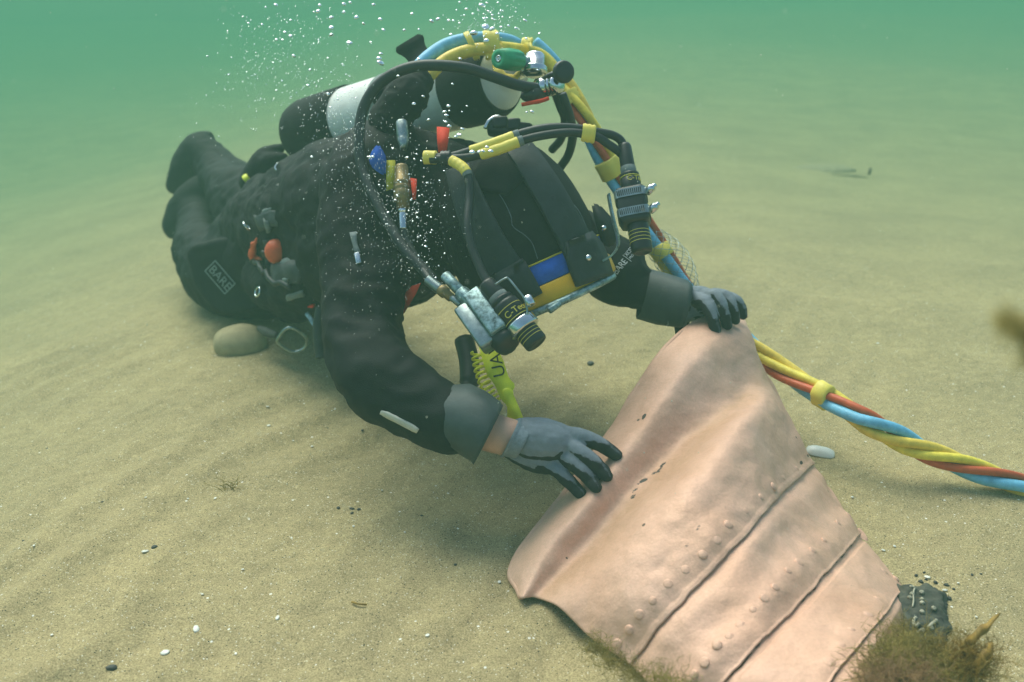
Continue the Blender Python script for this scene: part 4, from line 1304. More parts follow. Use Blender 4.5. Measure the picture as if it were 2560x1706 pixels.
cyl('elbow_fitting', W(1100, 722, 1.46), W(1128, 745, 1.452), .0092, M['brass'], sb, 12, [(0, .8), (.1, 1), (.5, 1), (.55, .75), (1, .75)])
cyl('link_pipe', W(1125, 742, 1.452), W(1150, 762, 1.45), .0048, M['steel'], sb, 12)
bm = bmesh.new()
add_lathe(bm, W(1236, 828, 1.43), W(1290, 872, 1.40) - W(1236, 828, 1.43), [(0, .009), (.004, .017), (.010, .020), (.030, .0215), (.035, .020), (.038, .015), (.039, .002)], 32, wob=lambda th, h: 1 - .05 * (math.sin(8 * th) > .3))
link('black_knob', bm, M['black'], sb)

# ---- brass quick connector with its hose, on the chest
qc = thing('hose_connector', W(1005, 480, 1.55), 'brass quick connector on a yellow cloth tab, with a ribbed steel fitting below', 'connector')
cyl('brass_body', W(1003, 415, 1.56), W(1008, 522, 1.54), .0128, M['brass'], qc, 28, [(0, .75), (.05, .85), (.35, .85), (.37, 1.05), (.45, 1.05), (.47, .98), (.5, 1.08), (.56, 1.08), (.58, 1.0), (.62, 1.08), (.8, 1.08), (.82, .85), (1, .8)])
cyl('steel_fitting', W(1007, 520, 1.54), W(1009, 575, 1.535), .0076, M['chrome'], qc, 18, [(0, .8), (.08, 1.05), (.2, 1.05), (.22, .8)] + [(.26 + .06 * i, 1.0 if i % 2 else .86) for i in range(12)] + [(1, .8)])
bm = bmesh.new(); add_tube(bm, pth([(1009, 572, 1.535), (1020, 610, 1.53), (1045, 655, 1.51), (1075, 700, 1.48)], 30), .0062, 12); link('whip_hose', bm, HB_, qc)
bm = bmesh.new()
add_band(bm, [(W(967, 402, 1.565), W(988, 402, 1.56), -FW), (W(966, 430, 1.565), W(990, 432, 1.558), -FW), (W(967, 478, 1.56), W(986, 470, 1.556), -FW)], .004)
bmesh.ops.recalc_face_normals(bm, faces=bm.faces[:])
link('cloth_tab', bm, M['yellow_cloth'], qc)
infl = tag(cyl('inflator_tube', W(1004, 305, 1.60), W(1009, 372, 1.58), .0095, M['steel'], None, 18, [(0, .9), (.04, 1), (.55, 1.0), (.6, .85), (.65, .98), (.8, .8), (1, .6)]), 'short ribbed silver tube hanging above the brass connector', 'inflator')

# ---- pressure gauges on the shoulder
gg = thing('gauge_console', W(1265, 310, 1.66), 'small black console with two lime striped dials on the far shoulder', 'gauge')
bm = bmesh.new(); add_box(bm, W(1275, 325, 1.66), RT * .038 - UP * .004, UP * .012, FW * .02, .006); link('console_body', bm, M['black'], gg)
for x, y, w_ in ((1250, 308, 19), (1284, 313, 17)):
    bm = bmesh.new(); add_box(bm, W(x, y, 1.645), RT * w_ * .00064, UP * .0098 + RT * .001, FW * .012, .004); dl = link('dial', bm, M['black'], gg)
    for k in range(4):
        bm = bmesh.new(); add_box(bm, W(x - w_ * .55 + k * w_ * .36, y - 1, 1.636), RT * .0013, UP * .0078, FW * .0008); link('lime_stripe', bm, M['lime'], dl)
bm = bmesh.new(); add_tube(bm, pth([(1212, 322, 1.64), (1222, 303, 1.64), (1240, 292, 1.64), (1258, 296, 1.64)], 16), .003, 8); link('steel_rim', bm, M['chrome'], gg)

M['grey_strap'] = mat('dark grey strap', (.055, .064, .062), .65, var=.25, spec=.3)
# ---- harness vest worn over the suit
har = thing('harness', W(780, 560, 2.05), 'black dive harness with padded pouches, grey webbing and red tags round the waist', 'harness')
bm = bmesh.new()
chain(bm, [(722, 446, 2.14, .030), (745, 458, 2.10, .048), (782, 476, 2.04, .052), (818, 462, 1.98, .045)], 16)
chain(bm, [(640, 490, 2.22, .035), (690, 500, 2.14, .055), (740, 520, 2.06, .06)], 14)
chain(bm, [(640, 560, 2.26, .08), (720, 560, 2.14, .11), (790, 560, 2.02, .115)], 16)
chain(bm, [(670, 690, 2.16, .060), (740, 705, 2.06, .080), (800, 690, 1.95, .075)], 16)
chain(bm, [(735, 640, 2.02, .05), (760, 560, 1.98, .05), (790, 480, 1.95, .04)], 14)
vest = link('vest', remeshed('vest', bm, .006, 4, lambda p, n: folds(p, n, .007, 17)), M['neoprene'], har)
VEST = bvh(vest)
def hstrap(L, wd, mt, nm, th=.003, off=.002, n=14):
    bm = bmesh.new(); strap_on(bm, VEST, L, wd, off, th, n=n, cross=4); return link(nm, bm, mt, har)
hstrap([(828, 470), (795, 492), (766, 522), (757, 570), (760, 640), (772, 712)], 24, M['grey_strap'], 'webbing')
hstrap([(745, 450), (758, 444), (770, 462)], 20, M['grey_web'], 'webbing')
hstrap([(752, 478), (768, 486), (780, 505)], 22, M['grey_web'], 'webbing')
hstrap([(694, 466), (703, 486), (712, 506)], 15, M['grey_web'], 'webbing')
hstrap([(660, 530), (666, 552), (674, 580)], 7, M['grey_web'], 'webbing')
hstrap([(660, 530), (690, 520), (712, 512)], 5, M['grey_web'], 'webbing')
hstrap([(686, 674), (706, 662), (722, 656), (735, 664)], 12, M['grey_web'], 'webbing')
hstrap([(720, 744), (742, 738), (760, 732)], 15, M['grey_web'], 'webbing')
for q in ([(803, 520), (806, 534)], [(796, 586), (798, 594)], [(812, 630), (817, 642)], [(683, 650), (684, 661)], [(776, 764), (788, 762)], [(836, 446), (845, 449)]):
    bm = bmesh.new(); strap_on(bm, VEST, [(q[0][0], q[0][1]), ((q[0][0] + q[1][0]) / 2, (q[0][1] + q[1][1]) / 2), (q[1][0], q[1][1])], 6, .004, .004, n=5, cross=3); link('red_tab', bm, M['red_tag'], har)
for x, y in ((626, 562), (652, 728), (706, 424)):
    bm = bmesh.new(); c, n = hit(VEST, x, y, .008, 2.2); u = n.orthogonal().normalized(); v = n.cross(u)
    add_tube(bm, [c + (u * math.cos(a) + v * math.sin(a) * .8 + n * .4 * math.sin(a)) * .010 for a in [2 * math.pi * k / 20 for k in range(21)]], .0022, 8, cap=False); link('steel_ring', bm, M['chrome'], har)
# pouch flaps, buckles and loose webbing that make the waist look busy
for L, wd, th in (([(708, 436), (740, 432), (772, 446)], 40, .006), ([(770, 640), (800, 634), (826, 640)], 62, .007), ([(690, 690), (726, 684), (758, 688)], 48, .007), ([(650, 560), (676, 548), (700, 546)], 36, .006)):
    bm = bmesh.new(); strap_on(bm, VEST, L, wd, .003, th, n=9, cross=6)
    fl = link('pouch_flap', bm, M['grey_strap'], har)
    bm = bmesh.new(); m_ = L[1]; strap_on(bm, VEST, [(m_[0] - 2, m_[1] + wd * .1), (m_[0], m_[1] + wd * .35), (m_[0] + 2, m_[1] + wd * .62)], 9, .003 + th, .003, n=6, cross=3)
    link('flap_strap', bm, M['grey_web'], fl)
for a, b in (((705, 500), (745, 540)), ((668, 600), (676, 660)), ((812, 560), (806, 610))):
    hstrap([a, ((a[0] + b[0]) / 2 + 4, (a[1] + b[1]) / 2), b], 13, M['rubber'], 'webbing', .004, .003)
for x, y in ((718, 516), (673, 632), (809, 588), (746, 614)):
    bm = bmesh.new(); c, n = hit(VEST, x, y, .008, 2.1); u = (RT - n * n.dot(RT)).normalized(); v = n.cross(u)
    add_box(bm, c, u * .012, v * .009, n * .003, .002); link('buckle', bm, M['black'], har)
for L in ([(636, 640), (655, 668), (690, 700), (735, 722)], [(700, 470), (735, 500), (748, 560), (735, 610)]):
    bm = bmesh.new(); add_tube(bm, [hit(VEST, *cr(L, 3 * k / 23), .010, 2.1)[0] for k in range(24)], .0055, 10); link('thin_hose', bm, M['hose_black'], har)
# two pale battens at the cylinder base
for a, b, r in (((808, 374), (870, 395), .0062), ((814, 403), (866, 420), .0055)):
    bm = bmesh.new(); add_tube(bm, [W(*a, 1.92), W(*b, 1.86)], r, 10, roundcap=True); link('pale_batten', bm, M['white_paint'] if r > .006 else M['skin'], har)
# orange float ball and crescent in the pocket
bm = bmesh.new(); c_ = hit(VEST, 699, 610, .017)[0]; add_ball(bm, c_, RT * .0225, UP * .0245, FW * .020, 24, 16); tag(link('float_ball', bm, M['orange']), 'orange red rubber ball tucked against the black harness', 'ball')
bm = bmesh.new(); S = [hit(VEST, *cr([(652, 595), (641, 615), (640, 634), (650, 648), (662, 654)], 4 * k / 15), .009, 2.1)[0] for k in range(16)]
add_tube(bm, S, [.002 + .0065 * math.sin(math.pi * k / 15) for k in range(16)], 10, roundcap=True); tag(link('orange_handle', bm, M['orange']), 'curved orange grip showing left of the orange ball', 'handle')
# red webbing on the chest
bm = bmesh.new()
add_band(bm, [(W(1092, 318, 1.61), W(1124, 320, 1.61), -FW), (W(1093, 350, 1.60), W(1121, 352, 1.60), -FW), (W(1096, 382, 1.585), W(1116, 384, 1.585), -FW)], .003)
bmesh.ops.recalc_face_normals(bm, faces=bm.faces[:]); tag(link('red_strap', bm, M['red_tag']), 'bright red webbing strap above the yellow cable sleeve', 'strap')
bm = bmesh.new()
add_band(bm, [(W(1026, 446, 1.55), W(1042, 448, 1.55), -FW), (W(1030, 480, 1.545), W(1041, 480, 1.545), -FW), (W(1032, 500, 1.54), W(1040, 498, 1.54), -FW)], .003)
bmesh.ops.recalc_face_normals(bm, faces=bm.faces[:]); tag(link('red_strap', bm, M['red_tag']), 'thin red tag right beside the brass connector', 'strap')
bm = bmesh.new()
add_band(bm, [(W(1030, 716, 1.55), W(1052, 708, 1.55), -FW), (W(1003, 744, 1.555), W(1040, 735, 1.55), -FW), (W(1008, 786, 1.56), W(1012, 782, 1.555), -FW)], .003)
bmesh.ops.recalc_face_normals(bm, faces=bm.faces[:]); tag(link('red_flag', bm, M['red_tag']), 'red cloth triangle hanging under the chest beside the right arm', 'cloth flag')
# blue cloth on the shoulder
bm = bmesh.new()
P = [(946, 360), (955, 372), (966, 395), (964, 440), (945, 432), (926, 415), (922, 395), (932, 372)]
f_ = [bm.verts.new(W(x, y, 1.555)) for x, y in P]; k_ = [bm.verts.new(W(x, y, 1.57)) for x, y in P]
bm.faces.new(f_); bm.faces.new(k_[::-1])
for i in range(8): bm.faces.new((f_[(i + 1) % 8], f_[i], k_[i], k_[(i + 1) % 8]))
bmesh.ops.recalc_face_normals(bm, faces=bm.faces[:]); bmesh.ops.bevel(bm, geom=bm.edges[:], offset=.003, segments=2, affect='EDGES')
tag(link('blue_patch', bm, M['blue_cloth']), 'bright blue cloth flap on the shoulder left of the brass connector', 'cloth flap')

# ---- black mitten sticking up behind the hip
mit = thing('mitten', W(670, 410, 2.35), 'black mitten with a lime wrist band sticking up behind the hip', 'glove')
bm = bmesh.new()
chain(bm, [(628, 458, 2.26, .028), (650, 428, 2.25, .034), (672, 398, 2.25, .031), (693, 377, 2.25, .018), (701, 371, 2.25, .011)], 16)
chain(bm, [(672, 408, 2.23, .026), (697, 399, 2.23, .017), (709, 393, 2.23, .011)], 14)
link('mitten_shell', remeshed('mt', bm, .004, 3, lambda p, n: folds(p, n, .002, 25)), M['neoprene'], mit)
rg = seg_ring((612, 438), (636, 470), 2.25, .033)
cuff([(rg[0] - (RT * .004 + UP * .003), rg[1] * .95, rg[2]), rg, (rg[0] + (RT * .006 + UP * .005), rg[1] * .93, rg[2])], 'wrist_band', .003, 30, mit, M['lime'])

# ---- carabiner, hanging strap and pale rods under the harness
bm = bmesh.new()
L = [(693, 850), (712, 825), (730, 820), (752, 832), (768, 852), (760, 872), (735, 880), (708, 868)]
C_ = [W(x, y, 1.95 + .0006 * (y - 840)) for x, y in L]; N = 48
add_tube(bm, [V(*cr(C_ + C_[:2], 8 * k / N)) for k in range(N + 1)], .0034, 8, cap=False)
tag(link('snap_link', bm, M['steel']), 'open steel snap link hanging just above the sand under the harness', 'snap link')
bm = bmesh.new(); add_tube(bm, pth([(806, 770, 1.88), (800, 800, 1.88), (798, 840, 1.88), (803, 880, 1.88), (806, 896, 1.88)], 20), [.0125] * 17 + [.014, .014, .012], 12)
tag(link('dangling_strap', bm, M['hose_black']), 'short black rubber strap dangling to the sand left of the right arm', 'strap')
for a, b, lb in (((766, 782), (790, 818), 'pale grey flat bar sloping behind the dangling strap'), ((806, 842), (826, 848), 'short pale bar lying level right of the dangling strap')):
    bm = bmesh.new(); p, q = W(*a, 1.92), W(*b, 1.90); ax = q - p; s = ax.cross(FW).normalized()
    add_box(bm, p.lerp(q, .5), ax * .5, s * .0045, FW * .002, .001); tag(link('flat_bar', bm, M['verdigris']), lb, 'bar')
bm = bmesh.new(); chain(bm, [(650, 822, 2.08, .007), (670, 832, 2.05, .010), (690, 838, 2.02, .007)], 10); tag(link('rubber_lug', bm, M['pebble']), 'dark rubber lug lying left of the snap link', 'rubber lug')
bm = bmesh.new(); add_tube(bm, pth([(1160, 850, 1.60), (1172, 900, 1.58), (1174, 950, 1.56), (1168, 975, 1.55)], 16), [.016] * 12 + [.013] * 4, 10)
tag(link('hanging_hose', bm, M['hose_black']), 'black hose hanging behind the right forearm beside the yellow handle', 'hose')

# ---- yellow handle with coiled lanyard
yh = thing('coil_handle', W(1255, 950, 1.50), 'lime yellow plastic handle with a coiled lanyard and hand lettering', 'handle')
R_ = [(1229, 852), (1257, 897), (1272, 945), (1289, 963), (1281, 981), (1298, 1019), (1320, 1075)]
L_ = [(1196, 864), (1216, 935), (1238, 965), (1246, 985), (1254, 1002), (1268, 1014), (1268, 1075)]
bm = bmesh.new()
F_ = [[bm.verts.new(W(x, y, 1.49 - .00012 * (y - 850))) for x, y in q] for q in (L_, R_)]
B_ = [[bm.verts.new(W(x, y, 1.51 - .00012 * (y - 850))) for x, y in q] for q in (L_, R_)]
for i in range(6):
    bm.faces.new((F_[0][i], F_[0][i + 1], F_[1][i + 1], F_[1][i])); bm.faces.new((B_[0][i], B_[1][i], B_[1][i + 1], B_[0][i + 1]))
    bm.faces.new((F_[0][i], B_[0][i], B_[0][i + 1], F_[0][i + 1])); bm.faces.new((F_[1][i], F_[1][i + 1], B_[1][i + 1], B_[1][i]))
bm.faces.new((F_[0][0], F_[1][0], B_[1][0], B_[0][0])); bm.faces.new((F_[0][6], B_[0][6], B_[1][6], F_[1][6]))
bmesh.ops.recalc_face_normals(bm, faces=bm.faces[:]); bmesh.ops.bevel(bm, geom=bm.edges[:], offset=.002, segments=2, affect='EDGES')
link('handle_blade', bm, M['lime'], yh)
exx = (W(1240, 880, 1.48) - W(1252, 935, 1.48)).normalized()
text_mesh('marker_lettering', 'UAV', .026, M['dark_print'], yh, W(1264, 940, 1.478), exx, (exx.cross(FW) * 1).normalized() * (1 if exx.cross(FW).dot(RT) < 0 else -1), .0004)
bm = bmesh.new(); C = pth([(1192, 880, 1.525), (1202, 930, 1.52), (1220, 975, 1.51), (1244, 1012, 1.505)], 200); Fm = frames(C)
add_tube(bm, [c + (a * math.cos(k * .33) + b * math.sin(k * .33)) * .0085 for k, (c, (t, a, b)) in enumerate(zip(C, Fm))], .0021, 6)
link('coil_lanyard', bm, M['lime'], yh)
bm = bmesh.new(); add_lathe(bm, W(1268, 985, 1.478), -FW, [(-.006, .009), (0, .0095), (.003, .009), (.0045, .006), (.005, .001)], 20); link('boss', bm, M['lime'], yh)

# ================================================================== bubbles
random.seed(21)
def bubble_mesh(k):
    bm = bmesh.new()
    add_ball(bm, V(0, 0, 0), V(1, 0, 0), V(0, 1, 0), V(0, 0, 1), 12, 8, lambda c: V(c.x, c.y, (c.z * .62 if c.z > 0 else c.z * .40)) * (1 + .14 * noise.noise(c * 1.6 + V(k * 3.1, 0, 0))))
    me = bpy.data.meshes.new('bubble'); bm.to_mesh(me); bm.free()
    me.polygons.foreach_set('use_smooth', [True] * len(me.polygons)); me.materials.append(M['bubble']); return me
BMESH = [bubble_mesh(k) for k in range(5)]
BL = 'silvery air bubble rising around the diver with many others like it'
def bubble(px, py, d, r):
    o = bpy.data.objects.new('bubble', random.choice(BMESH)); COL.objects.link(o)
    o.location = W(px, py, d)
    s = r * d / FPX
    o.scale = (s * random.uniform(.9, 1.2), s, s * random.uniform(.9, 1.25))
    o.rotation_euler = (random.uniform(-.4, .4), random.uniform(-.5, .5), random.uniform(0, 6.3))
    tag(o, BL, 'bubble', 'air bubbles rising from the diver')
Z4 = [(485,33,6),(755,75,7),(765,35,5),(840,115,8),(840,178,7),(840,225,7),(920,28,6),(920,80,6),(960,18,5),(1000,112,7),(1110,32,6),(1045,153,5),(1152,125,6),(1173,192,5),(1092,272,4),(955,275,8),(600,360,6),(580,232,5),(543,208,5),(580,130,4),(310,150,4),(398,158,4),(1155,345,6),(1145,378,8),(1153,405,10),(1305,195,5),(1355,90,5),(1400,190,4),(1480,138,7),(1522,125,7),(1590,133,5),(1620,133,4),(1605,222,5),(1703,60,6),(1660,18,4),(1800,35,9),(1750,215,12),(1825,175,11),(1868,188,9),(1900,215,5),(1925,175,5),(1973,168,5),(2020,183,5),(2078,133,6),(2085,248,4),(2170,215,4),(1875,125,5),(1870,100,5),(1845,75,5),(1780,70,4),(1830,262,8),(1648,308,4),(1663,377,5),(1398,380,5),(690,548,5),(820,603,5),(703,448,5),(488,255,4),(1817,120,6),(1835,20,5),(1905,18,4),(1745,90,4),(1690,100,4),(1660,150,4)]
for x, y, r in Z4: bubble(500 + x * .391, y * .391, random.uniform(1.5, 1.75), r * .92)
Z2 = [(1270,620,7),(1240,665,9),(1255,690,7),(1275,775,9),(1375,795,8),(1350,840,10),(1325,852,7),(1120,725,7),(1010,605,8),(1080,548,6),(890,395,6),(1450,970,10),(1500,965,7),(1560,930,8),(1590,960,9),(1530,960,7),(680,1005,6),(700,1003,6),(665,1003,5),(850,940,5),(960,1010,6),(870,1330,6),(1250,740,6),(1900,665,8),(1860,668,5),(1050,1300,5),(1035,1425,4),(1110,1200,5),(525,865,5),(435,570,4),(380,630,5),(240,1003,5),(210,465,4),(1410,620,4),(1300,455,5)]
for x, y, r in Z2: bubble(700 + x * .3315, 60 + y * .3315, random.uniform(1.40, 1.46), r * .75)
Z3 = [(380,820,5),(428,845,5),(430,880,7),(437,985,4),(383,940,4),(375,660,4),(375,690,4),(462,790,4),(345,715,4),(440,465,5),(655,150,6),(300,300,4),(215,240,4)]
for x, y, r in Z3: bubble(900 + x * .3826, 280 + y * .3826, random.uniform(1.36, 1.42), r * .7)
def cloud(n, box, dr, rr, slope=0):
    for _ in range(n):
        x = random.gauss((box[0] + box[2]) / 2, (box[2] - box[0]) / 4); y = random.gauss((box[1] + box[3]) / 2, (box[3] - box[1]) / 3.6)
        yield x + slope * ((box[1] + box[3]) / 2 - y), y, random.uniform(*dr), random.uniform(*rr)
for args in ((36, (560, 0, 900, 250), (1.5, 1.9), (1.4, 3.0), .2), (26, (1130, 0, 1330, 90), (1.5, 1.7), (1.5, 3.4), 0), (55, (930, 320, 1130, 660), (1.36, 1.42), (1.4, 3.2), 0), (16, (760, 120, 960, 420), (1.4, 1.6), (1.4, 2.6), -.3)):
    for b_ in cloud(*args): bubble(*b_)
# the finest fizz is beyond counting: one object
bm = bmesh.new()
def fleck(p, s, ln):
    a = (RT * random.gauss(0, 1) + UP * random.gauss(0, 1) + FW * random.gauss(0, 1)).normalized()
    up = (UP * 1.0 + RT * random.uniform(-.1, .55)).normalized()
    a = (a - up * a.dot(up)).normalized(); b = up.cross(a)
    vs = [bm.verts.new(p + q) for q in (a * s, b * s, a * -s, b * -s)]
    t, u = bm.verts.new(p + up * s * ln), bm.verts.new(p - up * s * ln)
    for i in range(4):
        bm.faces.new((vs[i], vs[(i + 1) % 4], t)); bm.faces.new((vs[(i + 1) % 4], vs[i], u))
for args in ((420, (520, -20, 860, 330), (1.45, 1.9), (.6, 1.2), .25), (560, (740, 120, 980, 500), (1.35, 1.6), (.45, 1.0), -.25), (900, (890, 330, 1140, 740), (1.34, 1.41), (.35, .95), -.12), (160, (1130, 0, 1330, 120), (1.45, 1.7), (.6, 1.2), 0), (260, (740, 380, 1000, 800), (1.33, 1.40), (.35, .7), 0)):
    for x, y, d, r in cloud(*args): fleck(W(x, y, d), r * d / FPX, random.uniform(1.2, 3.6))
tag(link('bubble_fizz', bm, M['bubble']), kind='stuff')
# drifting specks in the water
bm = bmesh.new()
for _ in range(520):
    d = random.uniform(.6, 2.6); p = W(random.uniform(-50, 2610), random.uniform(-50, 1750), d)
    if p.z < .03: continue
    fleck(p, random.uniform(.0003, .0009) * (.6 + .3 * d), random.uniform(1, 2))
tag(link('drifting_particles', bm, mat('drifting particle', (.55, .58, .45), .8, var=.1)), kind='stuff')

# ================================================================== weed
M['weed'] = mat('brown weed', (.26, .18, .04), .6, var=.45, vscale=30, vcol=(.40, .31, .08), spec=.25)
M['weed_red'] = mat('reddish weed', (.27, .14, .06), .65, var=.4, vscale=40, vcol=(.42, .25, .12), spec=.25)
M['weed_pale'] = mat('pale olive weed', (.40, .31, .08), .6, var=.3, vscale=30, vcol=(.50, .42, .14), spec=.2)
M['blade'] = mat('orange weed blade', (.27, .15, .02), .55, var=.45, vscale=60, vcol=(.40, .25, .045), spec=.3)
for k_ in ('weed', 'weed_red', 'blade'):
    b_ = M[k_].node_tree.nodes['Principled BSDF']; b_.inputs['Subsurface Weight'].default_value = .25; b_.inputs['Subsurface Radius'].default_value = (.004, .003, .001)
def tuft(nm, roots, n, ln, r, mt, parent, lean=V(0, 0, 0), curl=1.0, steps=11):
    bm = bmesh.new()
    for _ in range(n):
        p = random.choice(roots) + V(random.gauss(0, 1), random.gauss(0, 1), random.gauss(0, .4)) * ln * .16
        dr = (V(random.gauss(0, .75), random.gauss(0, .75), random.uniform(.25, 1.0)) + lean).normalized()
        L = ln * random.uniform(.35, 1.0); st = L / steps
        pts = [p.copy()]; ph = random.uniform(0, 50)
        for i in range(steps):
            dr = (dr + V(noise.noise(V(ph, i * .35, 0)), noise.noise(V(ph, i * .35, 9)), noise.noise(V(ph, i * .35, 5))) * .75 * curl).normalized()
            p = p + dr * st; pts.append(p.copy())
            if random.random() < .28 and i > 2:
                q = p.copy(); dd = (dr + V(random.gauss(0, .8), random.gauss(0, .8), random.gauss(0, .6))).normalized(); tw = [q]
                for j in range(4):
                    dd = (dd + V(random.gauss(0, .25), random.gauss(0, .25), random.gauss(0, .25))).normalized(); q = q + dd * st * .7; tw.append(q)
                add_tube(bm, tw, [r * .6 * (1 - j * .18) for j in range(5)], 4, cap=False)
        add_tube(bm, pts, [r * (1 - .75 * i / steps) for i in range(steps + 1)], 4, cap=False)
    return link(nm, bm, mt, parent)
def blades(nm, specs, mt, parent):
    for pts, w_ in specs:
        bm = bmesh.new(); P = pth(pts, 24); F = frames(P); rows = []
        for k, (p, (t, a, b)) in enumerate(zip(P, F)):
            f = k / 23; s = (t.cross((CAM - p).normalized())).normalized(); s = (s + FW * .5 * math.sin(f * 7)).normalized()
            hw = w_ * (math.sin(math.pi * (0.08 + .9 * f)) ** .7) * (1 + .3 * noise.noise(V(f * 8, w_ * 900, 0)))
            nn = s.cross(t)
            rows.append([bm.verts.new(p + s * x * hw + nn * y * .0006 + nn * .004 * math.sin(f * 15 + x)) for x, y in ((-1, -1), (1, -1), (1, 1), (-1, 1))])
        for i in range(23):
            for j in range(4): bm.faces.new((rows[i][j], rows[i][(j + 1) % 4], rows[i + 1][(j + 1) % 4], rows[i + 1][j]))
        bm.faces.new(rows[0][::-1]); bm.faces.new(rows[-1])
        bmesh.ops.recalc_face_normals(bm, faces=bm.faces[:]); link(nm, bm, mt, parent)
wa = thing('seaweed', W(2290, 1690, 1.08), 'thick brown and reddish seaweed tuft at the narrow end of the vessel, bottom right', 'seaweed')
tuft('brown_fronds', WP([(2215, 1690, 1.03), (2290, 1680, 1.05), (2360, 1700, 1.06), (2420, 1690, 1.07), (2330, 1640, 1.10), (2240, 1650, 1.06)]), 900, .058, .00050, M['weed'], wa, curl=1.5)
tuft('red_fronds', WP([(2240, 1700, 1.0), (2300, 1700, 1.02), (2180, 1720, .98)]), 300, .042, .0005, M['weed_red'], wa, curl=1.5)
tuft('brown_fronds', WP([(2430, 1680, 1.04), (2455, 1650, 1.04), (2420, 1640, 1.06)]), 260, .042, .0005, M['blade'], wa, curl=1.4)
tuft('brown_fronds', WP([(2260, 1590, 1.15), (2240, 1620, 1.12)]), 200, .034, .0004, M['weed'], wa, curl=1.4)
blades('weed_blade', [([(2370, 1660, 1.06), (2420, 1610, 1.05), (2462, 1570, 1.05), (2498, 1534, 1.06)], .004), ([(2400, 1720, 1.04), (2440, 1670, 1.03), (2470, 1630, 1.03), (2478, 1606, 1.04)], .004)], M['blade'], wa)
wb = thing('seaweed', W(1590, 1690, 1.08), 'thin olive seaweed tuft at the lower left edge of the vessel', 'seaweed')
tuft('brown_fronds', WP([(1500, 1625, 1.10), (1530, 1660, 1.08), (1580, 1690, 1.06), (1650, 1705, 1.03), (1700, 1720, 1.0)]), 380, .036, .00036, M['weed'], wb, curl=1.6)
wc = thing('seaweed', W(2545, 830, .45), 'blurred scrap of brown weed drifting close by at the right edge', 'seaweed')
tuft('brown_fronds', WP([(2520, 815, .45), (2545, 830, .45), (2570, 850, .45), (2585, 900, .45)]), 300, .016, .00028, M['weed_pale'], wc, curl=1.5)
wd = thing('seaweed', G(580, 1215), 'faint little weed tuft alone on the sand at the lower left', 'seaweed')
tuft('brown_fronds', [G(580, 1218)], 26, .035, .0006, M['weed'], wd)

# ================================================================== stones, shells
def stone(nm, px, py, size, label, cat, mt, sq=.55, seed=0, sink=.3, rough=.25, group=None, rot=0.0, asp=1.0):
    c = G(px, py)
    bm = bmesh.new()
    u = V(math.cos(rot), math.sin(rot), 0); v = V(-math.sin(rot), math.cos(rot), 0)
    add_ball(bm, c + V(0, 0, size * sq * (1 - 2 * sink)), u * size * asp, v * size, V(0, 0, size * sq), 24 if size > .02 else 12, 16 if size > .02 else 8,
             lambda q: q * (1 + rough * noise.noise(q * 1.3 + V(seed, 0, 0)) + rough * .5 * noise.noise(q * 3.1 + V(seed, 4, 0))))
    o = link(nm, bm, mt); return tag(o, label, cat, group)
M['sandy_stone'] = mat('sandy stone', (.36, .29, .17), .85, var=.2, vscale=40, bump=.4, bscale=200, spec=.15)
M['tube_chalk'] = mat('chalky tube', (.36, .34, .25), .7, var=.35, vscale=80, spec=.2)
M['round_stone'] = mat('silted stone', (.42, .345, .20), .9, var=.12, vscale=60, bump=.3, bscale=300, spec=.1)
M['sandy_dark'] = mat('silted dark crust', (.24, .205, .125), .85, var=.3, vscale=40, spec=.15)
M['dark_rock'] = mat('encrusted dark rock', (.03, .032, .026), .8, var=.5, vscale=60, vcol=(.085, .085, .06), bump=.7, bscale=120)
stone('round_stone', 602, 872, .052, 'smooth pale rounded stone half buried in the sand below the knee pocket', 'stone', M['round_stone'], .72, 3, .30, .05, asp=1.1)
fo = thing('sunken_object', G(2060, 428), 'low dark sand covered object with a small upright nub, far off at the right', 'sunken object')
bm = bmesh.new(); c = G(2060, 424)
add_ball(bm, c, RT * .15, V(0, .085, 0), V(0, 0, .020), 40, 16, lambda q: V(q.x * (1 + .2 * noise.noise(V(q.x * 3, q.y * 3, 1))), q.y * (1 + .2 * noise.noise(V(q.x * 4, q.y * 2, 7))), q.z))
link('sandy_body', bm, M['sandy_stone'], fo)
bm = bmesh.new(); add_tube(bm, WP([(2173, 434, 3.66), (2175, 427, 3.66), (2176, 421, 3.66)]), [.006, .007, .004], 8, roundcap=True); link('nub', bm, M['sandy_dark'], fo)
bm = bmesh.new(); add_tube(bm, [G(x, y, .004) for x, y in ((2078, 437), (2100, 440), (2140, 443), (2168, 447))], [.0015, .003, .004, .002], 8, roundcap=True); link('shade_edge', bm, M['sandy_stone'], fo)  # thin sand-coloured ridge added to stand in for shade along the object's edge
rk = thing('encrusted_rock', G(2310, 1540), 'dark rock encrusted with pale worm tubes, at the narrow end of the vessel', 'rock')
bm = bmesh.new()
for x, y, s, h in ((2292, 1520, .034, .42), (2315, 1505, .028, .40), (2278, 1560, .032, .4), (2330, 1560, .022, .35), (2300, 1590, .028, .35), (2340, 1530, .014, .4)):
    c = G(x, y); add_ball(bm, c + V(0, 0, s * .1), V(s, 0, 0), V(0, s * 1.1, 0), V(0, 0, s * h), 20, 14, lambda q: q * (1 + .35 * noise.noise(q * 1.7 + V(x, y, 0))))
rock = link('rock_body', remeshed('rk', bm, .0028, 1, lambda p, n: .004 * noise.noise(p * 60) + .002 * noise.noise(p * 150)), M['dark_rock'], rk)
RKT = bvh(rock)
